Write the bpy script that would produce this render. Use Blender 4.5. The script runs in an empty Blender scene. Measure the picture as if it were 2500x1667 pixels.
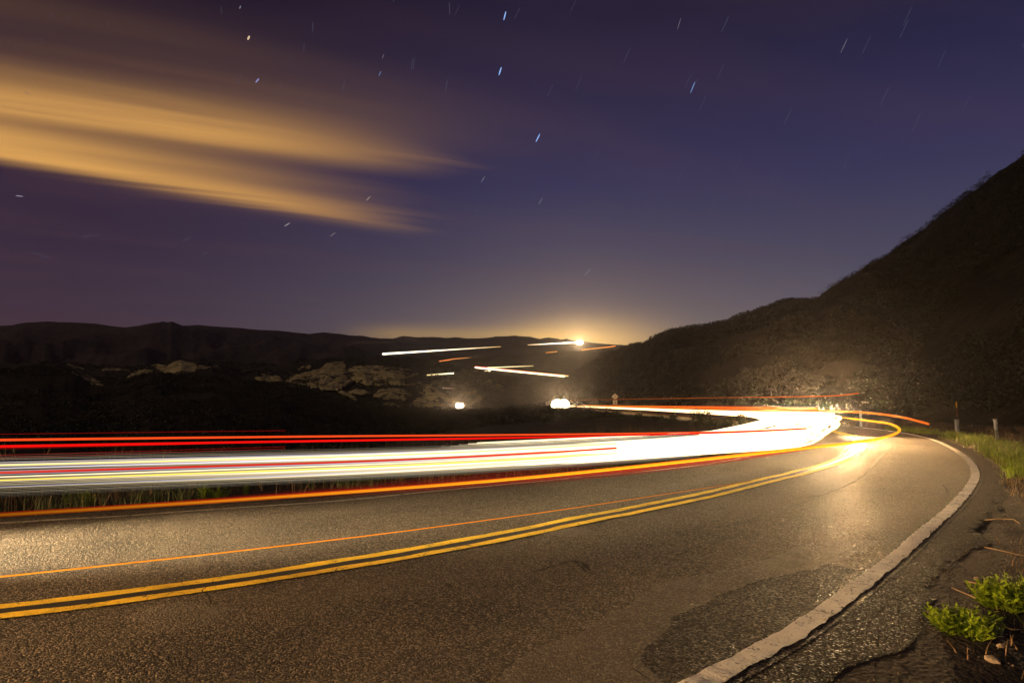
import bpy, math, random
import numpy as np
from mathutils import Vector, noise as mnoise

random.seed(7)
RNG = np.random.default_rng(7)
scene = bpy.context.scene
COL = scene.collection

# ------------------------------------------------------------------ camera
FPX, CAMH, YHOR = 1600.0, 1.3, 985.0          # focal length in photo pixels, eye height, horizon row
PITCH = math.atan((YHOR - 833.5) / FPX)
cam_d = bpy.data.cameras.new('camera')
cam = bpy.data.objects.new('camera', cam_d)
COL.objects.link(cam)
cam.location = (0, 0, CAMH)
cam.rotation_euler = (math.pi / 2 + PITCH, 0, 0)
cam_d.sensor_width = 36.0
cam_d.lens = 36.0 * FPX / 2500.0
cam_d.clip_start = 0.05
cam_d.clip_end = 12000
scene.camera = cam

# ------------------------------------------------------------------ view
scene.view_settings.view_transform = 'Standard'
scene.view_settings.look = 'None'
scene.view_settings.exposure = 0
scene.view_settings.gamma = 1
scene.view_settings.use_curve_mapping = False
scene.cycles.use_denoising = True
scene.cycles.max_bounces = 4
scene.cycles.volume_bounces = 0
scene.cycles.sample_clamp_indirect = 3.0

# ------------------------------------------------------------------ node helpers
class NT:
    """tiny wrapper that writes node math"""
    def __init__(self, tree):
        self.t = tree; self.n = tree.nodes; self.l = tree.links
        self.n.clear()
    def node(self, kind, **kw):
        nd = self.n.new(kind)
        for k, v in kw.items(): setattr(nd, k, v)
        return nd
    def put(self, sock, v):
        if hasattr(v, 'is_output') or isinstance(v, bpy.types.NodeSocket): self.l.new(v, sock)
        elif v is not None: sock.default_value = v
    def m(self, op, a, b=None, c=None, clamp=False):
        nd = self.node('ShaderNodeMath', operation=op); nd.use_clamp = clamp
        self.put(nd.inputs[0], a)
        if b is not None: self.put(nd.inputs[1], b)
        if c is not None: self.put(nd.inputs[2], c)
        return nd.outputs[0]
    def add(s, a, b): return s.m('ADD', a, b)
    def sub(s, a, b): return s.m('SUBTRACT', a, b)
    def mul(s, a, b): return s.m('MULTIPLY', a, b)
    def div(s, a, b): return s.m('DIVIDE', a, b)
    def gauss(s, x, c, w):                       # exp(-((x-c)/w)^2)
        q = s.div(s.sub(x, c), w)
        return s.m('EXPONENT', s.mul(s.mul(q, q), -1.0))
    def smooth(s, x, a, b, lo=0.0, hi=1.0):
        nd = s.node('ShaderNodeMapRange', interpolation_type='SMOOTHSTEP')
        for i, v in enumerate((x, a, b, lo, hi)): s.put(nd.inputs[i], v)
        return nd.outputs[0]
    def ramp(s, x, stops, interp='LINEAR'):
        nd = s.node('ShaderNodeValToRGB'); cr = nd.color_ramp; cr.interpolation = interp
        while len(cr.elements) < len(stops): cr.elements.new(0.5)
        for e, (p, c) in zip(cr.elements, stops):
            e.position = p; e.color = (*c, 1)
        s.put(nd.inputs[0], x)
        return nd.outputs[0]
    def mix(s, f, a, b, mode='MIX'):
        nd = s.node('ShaderNodeMix', data_type='RGBA', blend_type=mode)
        s.put(nd.inputs[0], f)
        for i, v in ((6, a), (7, b)):
            s.put(nd.inputs[i], (*v, 1) if isinstance(v, tuple) and len(v) == 3 else v)
        return nd.outputs[2]
    def add_vec(s, a, b):
        nd = s.node('ShaderNodeVectorMath', operation='MULTIPLY_ADD'); s.put(nd.inputs[0], b); nd.inputs[1].default_value = (0.25, 0.25, 0.25); s.put(nd.inputs[2], a); return nd.outputs[0]
    def noise(s, vec, scale, detail=4, rough=0.55, dist=0.0, out=0):
        nd = s.node('ShaderNodeTexNoise')
        s.put(nd.inputs['Vector'], vec); s.put(nd.inputs['Scale'], scale)
        nd.inputs['Detail'].default_value = detail; nd.inputs['Roughness'].default_value = rough
        nd.inputs['Distortion'].default_value = dist
        return nd.outputs[out]
    def xyz(s, x, y, z):
        nd = s.node('ShaderNodeCombineXYZ')
        for i, v in enumerate((x, y, z)): s.put(nd.inputs[i], v)
        return nd.outputs[0]

def lin(r, g, b):
    f = lambda c: (c / 255 / 12.92) if c / 255 <= 0.04045 else ((c / 255 + 0.055) / 1.055) ** 2.4
    return (f(r), f(g), f(b))

# ------------------------------------------------------------------ night sky
world = bpy.data.worlds.new('World'); scene.world = world
world.use_nodes = True
world.cycles.sampling_method = 'MANUAL'; world.cycles.sample_map_resolution = 256
W = NT(world.node_tree)
tc = W.node('ShaderNodeTexCoord').outputs['Generated']
sx = W.node('ShaderNodeSeparateXYZ'); W.put(sx.inputs[0], tc)
dx, dy, dz = sx.outputs
el = W.m('ARCSINE', dz)
az = W.m('ARCTAN2', dx, dy)                       # 0 = straight down the valley, + to the right
eld = W.mul(el, 180 / math.pi); azd = W.mul(az, 180 / math.pi)
SKY_GAIN = 1.0
base = W.ramp(W.div(W.m('MAXIMUM', eld, 0.0), 60.0), [
    (0.0, lin(112, 97, 88)), (0.055, lin(112, 98, 92)), (0.115, lin(94, 87, 98)), (0.20, lin(75, 70, 90)), (0.31, lin(57, 52, 83)),
    (0.42, lin(45, 40, 68)), (0.53, lin(33, 29, 51)), (0.75, lin(30, 27, 46)), (1.0, lin(22, 20, 36))])
leftness = W.smooth(azd, 8.0, -38.0)
base = W.mix(1.0, base, (0.88, 0.98, 1.06), 'MULTIPLY')
sky = W.mix(W.mul(leftness, 1.0), base, W.mix(1.0, base, (0.56, 0.36, 0.44), 'MULTIPLY'))
# glow of the towns behind the far ridge
gl = W.mul(W.gauss(azd, 6.5, 15.0), W.m('EXPONENT', W.mul(W.m('MAXIMUM', eld, 0.0), -0.24)))
sky = W.mix(1.0, sky, W.mix(gl, (0, 0, 0), (0.58, 0.34, 0.08)), 'ADD')
gl2 = W.mul(W.gauss(azd, 6.0, 5.5), W.gauss(eld, 5.2, 1.8))
sky = W.mix(1.0, sky, W.mix(gl2, (0, 0, 0), (0.85, 0.48, 0.10)), 'ADD')
gl3 = W.mul(W.mul(W.smooth(azd, -16.0, -9.0), W.smooth(azd, 9.0, 1.0)), W.gauss(eld, 5.9, 0.75))
sky = W.mix(1.0, sky, W.mix(gl3, (0, 0, 0), (0.20, 0.11, 0.0)), 'ADD')
# long wind-drawn clouds on a layer overhead, lit orange from below
up = W.m('MAXIMUM', dz, 0.03)
pu = W.div(dx, up); pv = W.div(dy, up)
ca, sa = math.cos(math.radians(67)), math.sin(math.radians(67))
along = W.add(W.mul(pu, sa), W.mul(pv, ca))
cross = W.add(W.mul(pu, -ca), W.mul(pv, sa))
wob = W.noise(W.xyz(W.mul(along, 0.5), W.mul(cross, 0.9), 0.0), 1.0, 3, 0.5)
crossw = W.add(cross, W.mul(W.sub(wob, 0.5), 0.16))
fine = W.noise(W.xyz(W.mul(along, 0.30), W.mul(crossw, 4.6), 3.0), 1.0, 5, 0.55)
fine2 = W.noise(W.xyz(W.mul(along, 0.5), W.mul(crossw, 1.6), 9.0), 1.0, 3, 0.5)
def streak(c0, slant, w_up, w_dn, a0, a1, amp):
    q = W.sub(W.sub(crossw, W.mul(along, slant)), c0)
    w = W.smooth(q, -0.05, 0.05, w_up, w_dn)
    q = W.div(q, w)
    g = W.m('EXPONENT', W.mul(W.mul(q, q), -1.0))
    return W.mul(W.mul(g, W.smooth(along, a1, a0)), amp)
ends = W.add(along, W.mul(W.sub(fine, 0.5), 0.9)); along = ends
s1 = streak(2.60, 0.0, 0.24, 0.15, -0.15, 0.90, 1.0)
s3 = streak(3.36, 0.27, 0.26, 0.14, -0.05, 1.08, 1.0)
s4 = streak(2.97, 0.10, 0.16, 0.12, -0.6, 0.9, 0.45)
s5 = streak(2.10, 0.15, 0.25, 0.30, 0.3, 1.3, 0.09)
cl = W.add(W.add(W.add(s1, s3), s4), s5)
cl = W.mul(cl, W.smooth(fine, 0.3, 0.72, 0.6, 1.08))
cl = W.mul(cl, W.smooth(dy, 0.0, 0.3))
sky = W.mix(W.m('MINIMUM', cl, 1.0), sky, lin(222, 164, 90))
thin = W.mul(W.smooth(fine2, 0.40, 0.75), W.mul(W.smooth(eld, 3.0, 10.0), 0.10))
sky = W.mix(thin, sky, lin(112, 78, 78))
below = W.smooth(eld, -1.0, -6.0)
sky = W.mix(below, sky, lin(30, 26, 30))
bg = W.node('ShaderNodeBackground'); W.put(bg.inputs[0], sky); bg.inputs[1].default_value = SKY_GAIN
wo = W.node('ShaderNodeOutputWorld'); W.l.new(bg.outputs[0], wo.inputs[0])

# ------------------------------------------------------------------ moonlight, from behind the camera's left shoulder
moon_d = bpy.data.lights.new('moonlight', 'SUN'); moon_d.energy = 0.5; moon_d.angle = math.radians(0.6)
moon_d.color = (1.0, 0.80, 0.50)
moon = bpy.data.objects.new('moonlight', moon_d); COL.objects.link(moon)
moon.rotation_euler = Vector((0.80, 0.45, -0.42)).to_track_quat('-Z', 'Y').to_euler()

# ------------------------------------------------------------------ projection helpers (used only to size things from the photo)
CP, SP = math.cos(PITCH), math.sin(PITCH)
def ray(px, py):
    u = (px - 1250.0) / FPX; v = (833.5 - py) / FPX
    return np.array((u, CP - v * SP, SP + v * CP))
def at(px, py, Y):
    d = ray(px, py); return np.array((0, 0, CAMH)) + d * (Y / d[1])
def ground_at(px, py, z=0.0):
    d = ray(px, py); return np.array((0, 0, CAMH)) + d * ((z - CAMH) / d[2])
def project(p):
    x, y, z = p[0], p[1], p[2] - CAMH
    w = y * CP + z * SP
    return 1250 + FPX * x / w, 833.5 - FPX * (-y * SP + z * CP) / w

# ------------------------------------------------------------------ object helpers
def mesh_obj(name, verts, faces, mat, parent=None, smooth=False, edges=()):
    me = bpy.data.meshes.new(name)
    me.from_pydata([tuple(map(float, v)) for v in verts], edges, faces)
    me.update()
    if smooth: me.polygons.foreach_set('use_smooth', [True] * len(me.polygons))
    if mat: me.materials.append(mat)
    o = bpy.data.objects.new(name, me); COL.objects.link(o)
    if parent: o.parent = parent
    return o
def tag(o, label=None, cat=None, group=None, kind=None):
    if label: o['label'] = label
    if cat: o['category'] = cat
    if group: o['group'] = group
    if kind: o['kind'] = kind
    return o
def empty(name, loc, rz=0.0):
    o = bpy.data.objects.new(name, None); COL.objects.link(o)
    o.location = loc; o.rotation_euler = (0, 0, rz); o.empty_display_size = 0.1
    return o
class MB:
    def __init__(self): self.v = []; self.f = []
    def box(self, c, s, rot=None):
        b = len(self.v)
        for i in (-1, 1):
            for j in (-1, 1):
                for k in (-1, 1):
                    p = Vector((i * s[0] / 2, j * s[1] / 2, k * s[2] / 2))
                    if rot: p = rot @ p
                    self.v.append((c[0] + p.x, c[1] + p.y, c[2] + p.z))
        self.f += [tuple(b + q for q in f) for f in ((0, 1, 3, 2), (4, 6, 7, 5), (0, 4, 5, 1), (2, 3, 7, 6), (0, 2, 6, 4), (1, 5, 7, 3))]
    def tube(self, pts, rad, n=6, caps=True):
        pts = [Vector(p) for p in pts]; b = len(self.v); N = len(pts)
        if not hasattr(rad, '__len__'): rad = [rad] * N
        for i, p in enumerate(pts):
            t = (pts[min(i + 1, N - 1)] - pts[max(i - 1, 0)]).normalized()
            a = t.cross(Vector((0, 0, 1)))
            if a.length < 1e-4: a = t.cross(Vector((0, 1, 0)))
            a.normalize(); c = a.cross(t)
            for k in range(n):
                q = 2 * math.pi * k / n
                w = p + (a * math.cos(q) + c * math.sin(q)) * rad[i]
                self.v.append((w.x, w.y, w.z))
        for i in range(N - 1):
            for k in range(n):
                self.f.append((b + i * n + k, b + i * n + (k + 1) % n, b + (i + 1) * n + (k + 1) % n, b + (i + 1) * n + k))
        if caps:
            self.f.append(tuple(b + k for k in range(n))[::-1]); self.f.append(tuple(b + (N - 1) * n + k for k in range(n)))
    def build(self, name, mat, parent=None, smooth=False):
        return mesh_obj(name, self.v, self.f, mat, parent, smooth)

def fbm(x, y, sc, o=4, seed=0.0):
    return mnoise.fractal(Vector((x * sc, y * sc, seed)), 1.0, 2.0, o)

# ------------------------------------------------------------------ materials
def pmat(name, rough=0.8, spec=0.3):
    m = bpy.data.materials.new(name); m.use_nodes = True
    T = NT(m.node_tree)
    b = T.node('ShaderNodeBsdfPrincipled'); o = T.node('ShaderNodeOutputMaterial')
    T.l.new(b.outputs[0], o.inputs[0])
    b.inputs['Roughness'].default_value = rough
    b.inputs['Specular IOR Level'].default_value = spec
    pos = T.node('ShaderNodeNewGeometry').outputs['Position']
    return m, T, b, pos
def bump(T, b, h, strength, dist):
    n = T.node('ShaderNodeBump'); T.put(n.inputs['Strength'], strength); n.inputs['Distance'].default_value = dist
    T.put(n.inputs['Height'], h); T.l.new(n.outputs[0], b.inputs['Normal'])

def mat_asphalt(name, dark, light, stone=0.16, spec=0.27):
    m, T, b, p = pmat(name, 0.6, spec)
    vo = T.node('ShaderNodeTexVoronoi'); T.put(vo.inputs['Vector'], p); vo.inputs['Scale'].default_value = 88.0
    vo2 = T.node('ShaderNodeTexVoronoi'); T.put(vo2.inputs['Vector'], p); vo2.inputs['Scale'].default_value = 30.0
    big = T.noise(p, 0.55, 5, 0.6, 0.6); mid = T.noise(p, 5.0, 4, 0.6); huge = T.noise(p, 0.16, 4, 0.6, 0.8)
    wear = T.node('ShaderNodeAttribute', attribute_name='wear').outputs['Fac']
    tone = T.add(T.smooth(T.add(T.mul(big, 0.6), T.mul(huge, 0.4)), 0.36, 0.64), T.mul(wear, T.smooth(mid, 0.3, 0.6, 0.2, 0.75)))
    col = T.mix(T.m('MINIMUM', tone, 1.25), dark, light)
    col = T.mix(T.smooth(mid, 0.40, 0.72, 0.0, 0.6), col, tuple(x * 0.8 for x in dark))
    sep = T.node('ShaderNodeSeparateColor'); T.put(sep.inputs[0], vo.outputs['Color'])
    sp = T.smooth(sep.outputs[0], 0.60, 0.95)
    col = T.mix(T.mul(sp, 0.75), col, (stone, stone * 0.80, stone * 0.56))
    T.put(b.inputs['Base Color'], col)
    T.put(b.inputs['Roughness'], T.sub(T.smooth(sep.outputs[1], 0.0, 0.30, 0.43, 0.92), T.mul(wear, 0.06)))
    h = T.add(T.mul(T.m('SUBTRACT', 1.0, vo.outputs['Distance']), T.add(0.5, sep.outputs[2])), T.mul(T.sub(1.0, vo2.outputs['Distance']), 0.8))
    h = T.add(h, T.mul(mid, 1.6))
    bump(T, b, h, 1.0, 0.012)
    return m
M = {}
M['asphalt'] = mat_asphalt('asphalt', (0.019, 0.0145, 0.0095), (0.066, 0.051, 0.034), 0.25)
M['patch'] = mat_asphalt('asphalt_patch', (0.070, 0.060, 0.048), (0.125, 0.105, 0.084), 0.2)
M['tar'] = mat_asphalt('tar_patch', (0.012, 0.010, 0.008), (0.026, 0.021, 0.016), 0.12, 0.2)
M['shoulder'] = mat_asphalt('asphalt_shoulder', (0.014, 0.011, 0.008), (0.032, 0.025, 0.018), 0.06, 0.08)

def mat_paint(name, c, worn):
    m, T, b, p = pmat(name, 0.7, 0.3)
    n = T.noise(p, 9.0, 6, 0.7); n2 = T.noise(p, 70.0, 3, 0.6); n3 = T.noise(p, 2.2, 4, 0.6)
    vo = T.node('ShaderNodeTexVoronoi', feature='DISTANCE_TO_EDGE'); T.put(vo.inputs['Vector'], T.add_vec(p, T.noise(p, 6.0, 3, 0.5, 0, 1))); vo.inputs['Scale'].default_value = 5.0
    k = T.smooth(T.add(T.mul(n, 0.6), T.mul(n2, 0.4)), worn, worn + 0.06)
    k = T.m('MAXIMUM', k, T.mul(T.smooth(vo.outputs['Distance'], 0.022, 0.008), T.smooth(n3, 0.45, 0.6)))
    col = T.mix(T.smooth(n3, 0.35, 0.7, 0.0, 0.45), c, tuple(x * 0.45 for x in c))
    col = T.mix(T.smooth(n2, 0.5, 0.7, 0.0, 0.4), col, tuple(x * 0.35 for x in c))
    T.put(b.inputs['Base Color'], T.mix(k, col, (0.035, 0.030, 0.024)))
    bump(T, b, T.add(T.mul(n2, 1.5), n), 1.0, 0.008)
    return m
M['yellow'] = mat_paint('yellow_paint', (0.88, 0.60, 0.025), 0.575)
M['white'] = mat_paint('white_paint', (0.84, 0.80, 0.72), 0.555)
M['white_old'] = mat_paint('worn_white_paint', (0.42, 0.37, 0.30), 0.53)
def mat_plain(name, c, rough=0.7, var=0.25, sc=8.0, spec=0.3, bd=0.004):
    m, T, b, p = pmat(name, rough, spec)
    n = T.noise(p, sc, 5, 0.6)
    d = tuple(x * (1 - var) for x in c); e = tuple(min(1, x * (1 + var)) for x in c)
    T.put(b.inputs['Base Color'], T.mix(T.smooth(n, 0.3, 0.7), d, e))
    bump(T, b, n, 0.5, bd)
    return m
M['crack'] = mat_plain('crack_tar', (0.010, 0.009, 0.008), 0.9)
M['gap'] = mat_plain('black_seal', (0.022, 0.020, 0.019), 0.7)
M['post_white'] = mat_plain('post_white', (0.62, 0.60, 0.56), 0.5)
M['post_grey'] = mat_plain('post_grey', (0.30, 0.28, 0.25), 0.6)
M['reflector'] = mat_plain('reflector', (0.75, 0.72, 0.65), 0.3)
M['rust'] = mat_plain('rust', (0.16, 0.05, 0.02), 0.8)
M['stake_yellow'] = mat_plain('stake_yellow', (0.60, 0.34, 0.02), 0.6)
M['steel'] = mat_plain('steel_post', (0.22, 0.21, 0.2), 0.5)
M['sign_back'] = mat_plain('sign_back', (0.78, 0.70, 0.56), 0.5)
M['twig'] = mat_plain('twig', (0.30, 0.20, 0.10), 0.85)
M['stone'] = mat_plain('stone', (0.24, 0.19, 0.14), 0.85, 0.4, 25.0)
M['gravel'] = mat_plain('gravel', (0.12, 0.095, 0.07), 0.9, 0.5, 40.0)
M['trunk'] = mat_plain('bark', (0.07, 0.05, 0.035), 0.9)

def mat_leaf(name, c, var=0.45, sc=3.0):
    m, T, b, p = pmat(name, 0.6, 0.3)
    n = T.noise(p, sc, 3, 0.6); n2 = T.noise(p, sc * 9, 2, 0.5)
    d = tuple(x * (1 - var) for x in c); e = tuple(x * (1 + var) for x in c)
    T.put(b.inputs['Base Color'], T.mix(T.smooth(T.add(T.mul(n, 0.6), T.mul(n2, 0.4)), 0.35, 0.65), d, e))
    b.inputs['Transmission Weight'].default_value = 0.0
    return m
M['leaf'] = mat_leaf('weed_leaf', (0.21, 0.30, 0.012), 0.35, 6.0)
M['leaf_dark'] = mat_leaf('dark_leaf', (0.045, 0.06, 0.018))
M['scrub'] = mat_leaf('scrub_leaf', (0.026, 0.023, 0.012), 0.5, 0.6)
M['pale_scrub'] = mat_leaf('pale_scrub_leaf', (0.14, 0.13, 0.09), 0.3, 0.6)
M['dry'] = mat_leaf('dry_grass', (0.17, 0.105, 0.045), 0.4)
M['grass'] = mat_leaf('green_grass', (0.17, 0.22, 0.014), 0.6, 2.0)

def mat_ground():
    m, T, b, p = pmat('dirt', 0.95, 0.15)
    n = T.noise(p, 0.8, 6, 0.6); n2 = T.noise(p, 14.0, 5, 0.65)
    vo = T.node('ShaderNodeTexVoronoi'); T.put(vo.inputs['Vector'], p); vo.inputs['Scale'].default_value = 32.0
    col = T.mix(T.smooth(n, 0.35, 0.65), (0.034, 0.026, 0.019), (0.075, 0.058, 0.042))
    col = T.mix(T.smooth(n2, 0.5, 0.75), col, (0.10, 0.08, 0.06))
    T.put(b.inputs['Base Color'], col)
    bump(T, b, T.add(T.mul(T.sub(1.0, vo.outputs['Distance']), 0.7), T.mul(n2, 1.3)), 1.0, 0.03)
    return m
M['dirt'] = mat_ground()
def mat_hill(name, c0, c1, pale, sc, thr):
    m, T, b, p = pmat(name, 0.95, 0.1)
    n = T.noise(p, sc, 6, 0.62, 0.4); n2 = T.noise(p, sc * 7, 4, 0.6)
    nd = T.node('ShaderNodeMapping'); T.put(nd.inputs[0], p); nd.inputs['Scale'].default_value = (0.35, 0.35, 1.6)
    n3 = T.noise(nd.outputs[0], sc * 1.7, 5, 0.6, 0.6)
    col = T.mix(T.smooth(T.add(T.mul(n, 0.5), T.mul(n2, 0.5)), 0.38, 0.62), c0, c1)
    col = T.mix(T.smooth(n3, thr, thr + 0.08), col, pale)
    T.put(b.inputs['Base Color'], col)
    bump(T, b, n2, 1.0, 0.25 / sc / 7)
    return m
M['hill_far'] = mat_hill('far_mountain', (0.030, 0.024, 0.024), (0.060, 0.046, 0.042), (0.19, 0.13, 0.09), 0.012, 0.63)
M['hill_mid'] = mat_hill('foothill', (0.028, 0.024, 0.018), (0.055, 0.044, 0.032), (0.20, 0.155, 0.095), 0.03, 0.62)
M['hill_near'] = mat_hill('near_hill', (0.016, 0.013, 0.009), (0.036, 0.029, 0.018), (0.09, 0.068, 0.040), 0.10, 0.66)
def mat_rock():
    m, T, b, p = pmat('sandstone', 0.95, 0.1)
    nd = T.node('ShaderNodeMapping'); T.put(nd.inputs[0], p); nd.inputs['Rotation'].default_value = (0, math.radians(-14), 0); nd.inputs['Scale'].default_value = (0.06, 0.06, 1.1)
    st = T.noise(nd.outputs[0], 1.0, 5, 0.6, 0.3)
    n = T.noise(p, 0.35, 5, 0.6)
    col = T.mix(T.smooth(st, 0.35, 0.6), (0.36, 0.27, 0.13), (0.54, 0.42, 0.21))
    n4 = T.noise(p, 0.12, 6, 0.65)
    col = T.mix(T.smooth(T.add(T.mul(n, 0.45), T.mul(n4, 0.55)), 0.50, 0.58), col, (0.055, 0.043, 0.022))
    T.put(b.inputs['Base Color'], col)
    bump(T, b, st, 1.0, 0.8)
    return m
M['rock'] = mat_rock()

def mat_glow():
    m = bpy.data.materials.new('light'); m.use_nodes = True
    T = NT(m.node_tree)
    a = T.node('ShaderNodeAttribute', attribute_name='glow')
    e = T.node('ShaderNodeEmission'); T.l.new(a.outputs['Color'], e.inputs[0]); e.inputs[1].default_value = 1.0
    o = T.node('ShaderNodeOutputMaterial'); T.l.new(e.outputs[0], o.inputs[0])
    return m
M['glow'] = mat_glow()

# ------------------------------------------------------------------ road line
def catmull(P, step):
    P = np.array(P, float); out = []
    for i in range(len(P) - 1):
        p0 = P[max(i - 1, 0)]; p1 = P[i]; p2 = P[i + 1]; p3 = P[min(i + 2, len(P) - 1)]
        d = np.linalg.norm(p2 - p1)
        d0 = max(np.linalg.norm(p1 - p0), 1e-6); d3 = max(np.linalg.norm(p3 - p2), 1e-6)
        m1 = ((p2 - p0) / (d + d0 if i > 0 else d)) * d
        m2 = ((p3 - p1) / (d + d3 if i < len(P) - 2 else d)) * d
        for t in np.linspace(0, 1, max(2, int(d / step)), endpoint=False):
            h00 = 2*t**3-3*t**2+1; h10 = t**3-2*t**2+t; h01 = -2*t**3+3*t**2; h11 = t**3-t**2
            out.append(h00*p1 + h10*m1 + h01*p2 + h11*m2)
    out.append(P[-1]); return np.array(out)
CPTS = [(-46, -9.5), (-30, -5.6), (-16, -1.2), (-10, 1.2), (-6, 2.95), (-3.23, 4.28), (-1.39, 5.5), (0.0, 6.72), (2.13, 8.9),
        (3.95, 10.89), (6.55, 13.95), (9.03, 17.5), (11.55, 21.98), (13.7, 26.6), (15.7, 33.3), (16.8, 41), (17.3, 58), (17.3, 105), (17.0, 160), (16.6, 230), (14, 300)]
C0 = catmull(CPTS, 0.1)
for _ in range(60):                                   # relax the hand-read points into a smooth alignment
    C0[1:-1] = 0.25 * C0[:-2] + 0.5 * C0[1:-1] + 0.25 * C0[2:]
seg = np.linalg.norm(np.diff(C0, axis=0), axis=1); S0 = np.concatenate([[0], np.cumsum(seg)])
def cx(s): return np.stack([np.interp(s, S0, C0[:, 0]), np.interp(s, S0, C0[:, 1])], -1)
def tangent(s):
    d = cx(np.asarray(s) + 0.3) - cx(np.asarray(s) - 0.3); return d / np.linalg.norm(d, axis=-1, keepdims=True)
def off(s, o):
    t = tangent(s); return cx(s) + np.stack([-t[..., 1], t[..., 0]], -1) * np.asarray(o)[..., None]
def locate(p):                                        # arc length and signed offset (left +) of a ground point
    d = C0 - np.array(p[:2]); i = int(np.argmin((d ** 2).sum(1)))
    s = S0[i]; t = tangent(np.array(s)); q = np.array(p[:2]) - C0[i]
    return s, float(-t[1] * q[0] + t[0] * q[1])
RPX = [(1744, 1667), (1800, 1625), (1903, 1555), (2100, 1418), (2267, 1286), (2345, 1215), (2378, 1170), (2374, 1135), (2338, 1103), (2267, 1070), (2217, 1058)]
LPX = [(0, 1275), (400, 1248), (800, 1222), (1220, 1183), (1640, 1142), (1800, 1122)]
rs = sorted(locate(ground_at(*p)) for p in RPX); ls = sorted(locate(ground_at(*p)) for p in LPX)
RS = np.array([r[0] for r in rs]); RO = np.array([r[1] for r in rs])
LS = np.array([r[0] for r in ls]); LO = np.array([r[1] for r in ls])
def smooth_interp(s, S, O, far):
    S2 = np.concatenate([[S[0] - 20], S, [S[-1] + 25]]); O2 = np.concatenate([[O[0]], O, [far]])
    ss = np.asarray(s, float); acc = 0
    for k in (-1.5, -0.75, 0, 0.75, 1.5): acc = acc + np.interp(ss + k, S2, O2)
    return acc / 5
def redge(s): return smooth_interp(s, RS, RO, -3.5)
def ledge(s): return smooth_interp(s, LS, LO, 3.6)

# ------------------------------------------------------------------ ground sheet
DENSE = C0[::4]
DENSE_T = np.gradient(DENSE, axis=0); DENSE_T /= np.linalg.norm(DENSE_T, axis=1, keepdims=True)
def signed_off(X, Y):
    """vectorised signed offset from the road line (left +)"""
    out = np.empty(X.shape); xf = X.ravel(); yf = Y.ravel(); o = out.ravel()
    T = DENSE_T
    for a in range(0, len(xf), 4000):
        d = (xf[a:a+4000, None] - DENSE[None, :, 0]) ** 2 + (yf[a:a+4000, None] - DENSE[None, :, 1]) ** 2
        i = d.argmin(1); q0 = xf[a:a+4000] - DENSE[i, 0]; q1 = yf[a:a+4000] - DENSE[i, 1]
        sg = np.sign(-T[i, 1] * q0 + T[i, 0] * q1); o[a:a+4000] = sg * np.sqrt(d.min(1))
    return out
def gz(X, Y, O):
    z = np.full(X.shape, -0.03)
    z = z - 0.10 * np.clip((-O - 4.1) / 0.5, 0, 1) + 0.10 * np.clip((-O - 4.8) / 1.2, 0, 1)      # small drop at the asphalt edge, then level
    z = z + 0.035 * np.clip(-O - 6.0, 0, 12)
    z = z - 0.06 * np.clip((O - 4.6) / 0.6, 0, 1)
    z = z - 7.0 * np.clip((O - 9.0) / 45.0, 0, 1) ** 1.3
    return z
def axis_lines(lo, hi, fine_lo, fine_hi, fstep, grow):
    a = list(np.arange(fine_lo, fine_hi, fstep)); st = fstep
    while a[-1] < hi: st *= grow; a.append(a[-1] + st)
    st = fstep
    while a[0] > lo: st *= grow; a.insert(0, a[0] - st)
    return np.array(a)
gxs = axis_lines(-4000, 4000, -14, 22, 0.3, 1.12); gys = axis_lines(-300, 6000, 0, 34, 0.3, 1.12)
GX, GY = np.meshgrid(gxs, gys); GO = signed_off(GX, GY); GZ = gz(GX, GY, GO)
for j in range(GX.shape[0]):
    for i in range(GX.shape[1]):
        if abs(GX[j, i]) < 60 and GY[j, i] < 120:
            amp = 0.09 * min(1, max(0, (abs(GO[j, i]) - 4.6) / 2))
            if amp > 0: GZ[j, i] += amp * fbm(GX[j, i], GY[j, i], 0.7, 4, 2.0)
nx, ny = len(gxs), len(gys)
gfaces = [(j*nx+i, j*nx+i+1, (j+1)*nx+i+1, (j+1)*nx+i) for j in range(ny-1) for i in range(nx-1)]
ground = mesh_obj('ground', np.stack([GX.ravel(), GY.ravel(), GZ.ravel()], 1), gfaces, M['dirt'], smooth=True)
tag(ground, kind='structure', label='dark bare dirt ground beside the road and across the valley')
def zground(x, y):
    o = signed_off(np.array([x], float), np.array([y], float))
    return float(gz(np.array([x], float), np.array([y], float), o)[0])

# ------------------------------------------------------------------ road
def ribbon(name, s, o0, o1, z, mat, parent=None, ncross=2, zfun=None):
    V = []; F = []
    for k in range(ncross):
        w = k / (ncross - 1); p = off(s, np.asarray(o0) * (1 - w) + np.asarray(o1) * w)
        V.append(np.concatenate([p, np.full((len(s), 1), z)], 1))
    V = np.stack(V, 1)                                # s, cross, 3
    if zfun is not None: V[:, :, 2] += zfun(V[:, :, 0], V[:, :, 1], s)
    n = ncross
    F = [(i*n+k, i*n+k+1, (i+1)*n+k+1, (i+1)*n+k) for i in range(len(s)-1) for k in range(n-1)]
    o = mesh_obj(name, V.reshape(-1, 3), F, mat, parent, smooth=True)
    return o
s_near = np.arange(0, 110, 0.2); s_all = np.concatenate([s_near, np.arange(110, S0[-1], 1.5)])
def road_z(X, Y, s):
    Z = np.zeros(X.shape)
    for i in range(X.shape[0]):
        if s[i] < 400:
            for k in range(X.shape[1]): Z[i, k] = 0.012 * fbm(X[i, k], Y[i, k], 0.5, 4, 5.0) - 0.012
    return Z
road = ribbon('road', s_all, ledge(s_all) + 0.42, redge(s_all) - 0.12, 0.0, M['asphalt'], None, 40, road_z)
wv = np.zeros((len(s_all), 40))
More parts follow.
